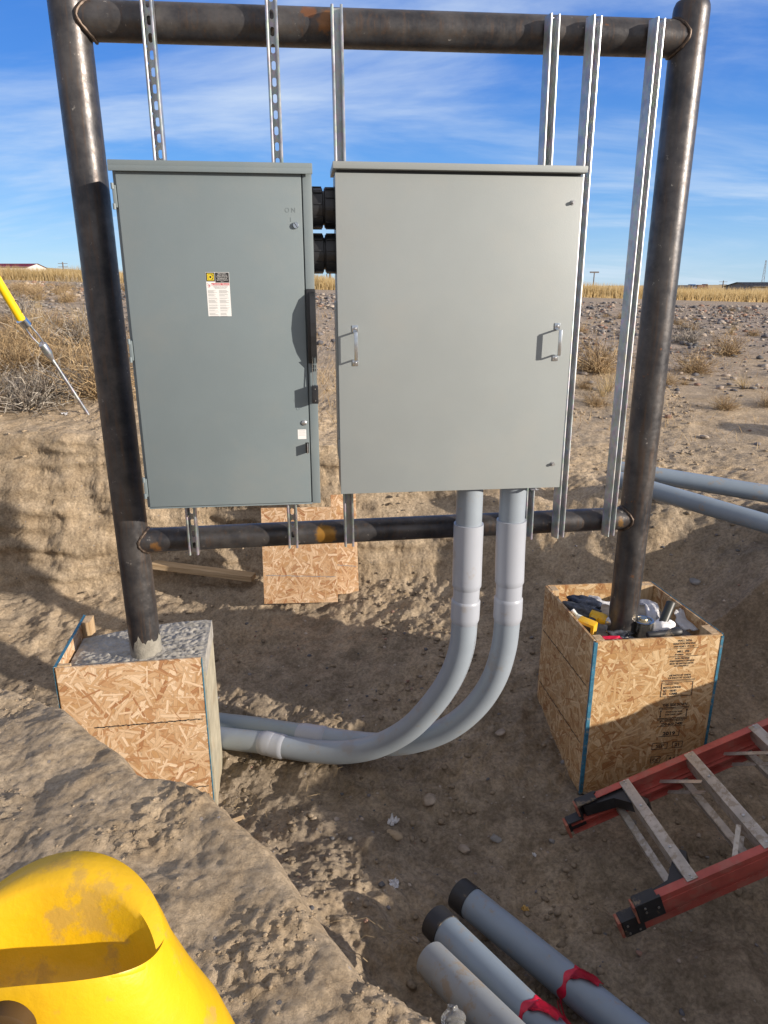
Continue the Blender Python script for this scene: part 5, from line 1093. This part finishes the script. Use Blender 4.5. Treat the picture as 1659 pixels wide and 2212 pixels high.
p = gz(505, 1752, -2.27); bm = NBM(); box(bm, (-.045,-.012,-.004), (.045,.010,.004), Matrix.Translation((p.x, p.y, H(p.x, p.y)+.012)) @ Matrix.Rotation(.5, 4, 'Z') @ Matrix.Rotation(.2, 4, 'X'), .002)
tag(part('wood_chip', bm, M['lumber'], None, smooth=0), 'splintered wood chip at the foot of the left block', 'wood chip')
# crushed clear bottle
p = pz(985, 2235, -2.02); q = pz(978, 2172, -1.97); t = (q-p); bo = NBM()
rg = tube(bo, [p+t*(i/14) for i in range(15)], [.030,.034,.033,.030,.034,.031,.034,.032,.033,.031,.028,.022,.014,.013,.013], 28)
for i, v in enumerate(bo.verts): v.co += Vector((mnoise.noise(v.co*45), mnoise.noise(v.co*45+Vector((5,0,0))), 0))*.012
m_, nt_, b_ = new_mat('clear_plastic'); b_.inputs['Base Color'].default_value = (.86,.88,.88,1); b_.inputs['Roughness'].default_value = .08; b_.inputs['Transmission Weight'].default_value = .85; b_.inputs['IOR'].default_value = 1.25
bt2 = thing('crushed_bottle', 'crushed clear plastic bottle standing between the bank and the front pipes', 'bottle', p); part('bottle_body', bo, m_, bt2)
# roots
V, F_, T_ = [], [], []
rr = np.random.default_rng(5)
def rootlet(bm, p, d, L, w):
    P = []; 
    for i in range(7): P.append(Vector((p[0], p[1], H(p[0], p[1]) + .012 + max(0, p[2])))); d = d + rr.normal(size=3)*.35; d[2] = d[2]*.5; d /= np.linalg.norm(d); p = p + d*L/7
    tube(bm, P, [w*(1-.1*i) for i in range(7)], 5)
bm = NBM()
for (u, v, n_, L) in ((880, 2050, 22, .22), (1210, 1690, 9, .16), (735, 1690, 9, .12), (505, 1715, 10, .10), (690, 1570, 6, .10), (850, 1890, 5, .10)):
    for i in range(n_):
        c_ = gz(u, v, -2.27); p = np.array((c_.x+rr.normal()*.07, c_.y+rr.normal()*.05, .02*rr.random())); a_ = rr.uniform(0, 6.28); rootlet(bm, p, np.array((math.cos(a_), math.sin(a_), .2)), L*rr.uniform(.5, 1.2), rr.uniform(.0008, .0018))
tag(part('roots', bm, M['roots'], None), kind='stuff')

# ------------------------------------------------------------------ far things beyond the field
def zg(x, y): return float(height(np.array([x]), np.array([y]), False)[0])
def far_pole(u, vt, y, r, label, name='utility_pole', cat='utility pole', arms=False, lamp=False, mat=None):
    p = gy(u, vt, y); z0 = zg(p.x, y); root = thing(name, label, cat, (p.x, y, z0-.3)); bm = NBM(); tube(bm, [(p.x, y, z0-.3), (p.x, y, p.z)], [r, r*.75], 8); part('pole', bm, mat or polem, root)
    if arms:
        bm = NBM()
        for dz in (.3, 1.1): box(bm, (p.x-1.2, y-.06, p.z-dz-.12), (p.x+1.2, y+.06, p.z-dz))
        part('crossarm', bm, polem, root, smooth=0)
    if lamp: bm = NBM(); box(bm, (p.x-.9, y-.2, p.z-.05), (p.x+.9, y+.2, p.z+.22), None, .05); part('lamp_head', bm, polem, root, smooth=0)
polem = simple('weathered_pole', (.16,.14,.13), .8, var=.2)
far_pole(135, 566, 190, .22, 'utility pole with cross arms on the hill at the left', arms=True)
far_pole(713, 590, 80, .16, 'dark pole in the gap between the two grey boxes, thicker of the pair')
far_pole(706, 592, 95, .10, 'thin pole in the gap between the boxes, slimmer of the pair')
far_pole(1284, 589, 150, .14, 'tall area light pole beyond the field right of the cabinet', 'light_pole', 'light pole', lamp=True)
far_pole(1563, 606, 220, .2, 'utility pole with cross arms beyond the field near the right edge', arms=True)
far_pole(1412, 612, 260, .15, 'short distant pole beside the right post top of the field')
# lattice mast
p = gy(1655, 562, 260); root = thing('radio_mast', 'thin lattice mast standing on the skyline at the right edge', 'mast', (p.x, 260, zg(p.x, 260))); bm = NBM(); z0 = zg(p.x, 260)
for sx_ in (-.5, .5): tube(bm, [(p.x+sx_, 260, z0), (p.x+sx_*.3, 260, p.z)], .07, 5)
for i in range(9): 
    f0, f1 = i/9, (i+1)/9; w0, w1 = .5*(1-.7*f0), .5*(1-.7*f1); s_ = 1 if i % 2 else -1; tube(bm, [(p.x+s_*w0, 260, z0+(p.z-z0)*f0), (p.x-s_*w1, 260, z0+(p.z-z0)*f1)], .05, 4)
part('lattice', bm, polem, root)
# barn with a red roof
def shed(u0, u1, vt, ve, y, dep, wallm, roofm, name, label, gable='x'):
    a, b = gy(u0, vt, y), gy(u1, vt, y); zr = a.z; ze = gy(u1, ve, y).z; z0 = min(zg(a.x, y), zg(b.x, y)) - 1; z0 = min(z0, ze-2.5); root = thing(name, label, 'building', ((a.x+b.x)/2, y, z0)); bm = NBM(); box(bm, (a.x, y, z0), (b.x, y+dep, ze)); 
    vs = [bm.verts.new((b.x, y, ze)), bm.verts.new((b.x, y+dep, ze)), bm.verts.new((b.x-.001, y+dep/2, zr-.05))]; bm.faces.new(vs); vs = [bm.verts.new((a.x, y, ze)), bm.verts.new((a.x, y+dep, ze)), bm.verts.new((a.x, y+dep/2, zr-.05))]; bm.faces.new(vs)
    part('wall', bm, wallm, root, smooth=0); bm = NBM()
    for (y0, y1) in ((y-.4, y+dep/2), (y+dep+.4, y+dep/2)):
        v4 = [bm.verts.new(q) for q in ((a.x-.4, y0, ze-.1), (b.x+.4, y0, ze-.1), (b.x+.4, y1, zr), (a.x-.4, y1, zr))]; bm.faces.new(v4)
    bmesh.ops.solidify(bm, geom=bm.faces[:], thickness=.15); part('roof', bm, roofm, root, smooth=0); return root
redroof = simple('red_metal_roof', (.30,.030,.045), .5, var=.1, vscale=1); wwall = simple('white_wall', (.62,.60,.56), .8, var=.05); dwall = simple('dark_wall', (.06,.065,.08), .8, var=.1); gwall = simple('grey_wall', (.22,.21,.20), .8, var=.1)
shed(-160, 58, 568, 576, 170, 9, wwall, redroof, 'barn', 'white barn with a long red roof behind the field at the left edge')
shed(1628, 1740, 609, 618, 120, 10, gwall, dwall, 'shed', 'grey shed with a dark roof beyond the field at the right edge')
shed(1245, 1262, 616, 618, 300, 8, wwall, gwall, 'shed', 'low pale distant shed right of the cabinet on the skyline')
shed(684, 698, 611, 614, 260, 6, wwall, gwall, 'shed', 'small white distant shed in the gap between the boxes')
# truck and machinery
def veh(u0, u1, vt, vb, y, label, cabm, bodym, name, cat):
    a, b = gy(u0, vt, y), gy(u1, vb, y); L = b.x-a.x; hh = a.z-b.z; z0 = b.z; root = thing(name, label, cat, ((a.x+b.x)/2, y, z0))
    bm = NBM(); box(bm, (a.x, y, z0+hh*.30), (a.x+L*.72, y+2.4, z0+hh*.86), None, .1); part('cargo_body', bm, bodym, root, smooth=0)
    bm = NBM(); box(bm, (a.x+L*.75, y, z0+hh*.22), (a.x+L*.93, y+2.4, z0+hh), None, .12); box(bm, (a.x+L*.92, y+.1, z0+hh*.22), (b.x, y+2.3, z0+hh*.6), None, .12); cb_ = part('cab', bm, cabm, root, smooth=0)
    bm = NBM(); box(bm, (a.x+L*.80, y-.03, z0+hh*.6), (a.x+L*.91, y, z0+hh*.85)); part('window', bm, M['black'], cb_, smooth=0)
    for f_ in (.10, .20, .60, .84):
        bm = NBM(); c_ = Vector((a.x+L*f_, y-.05, z0+hh*.16)); tube(bm, [c_, c_+Vector((0,.4,0))], hh*.17, 14); part('wheel', bm, M['black'], root)
veh(1458, 1506, 614, 628, 170, 'dark tank trailer with a blue truck cab on the skyline', simple('blue_cab', (.03,.10,.26), .4), dwall, 'truck', 'truck')
veh(1508, 1530, 613.5, 625, 170, 'rust brown parked machine right of the blue truck', simple('rust_brown', (.16,.07,.045), .6, var=.4, vscale=2), simple('rust_brown_body', (.13,.06,.045), .6, var=.4, vscale=2), 'loader', 'machine')
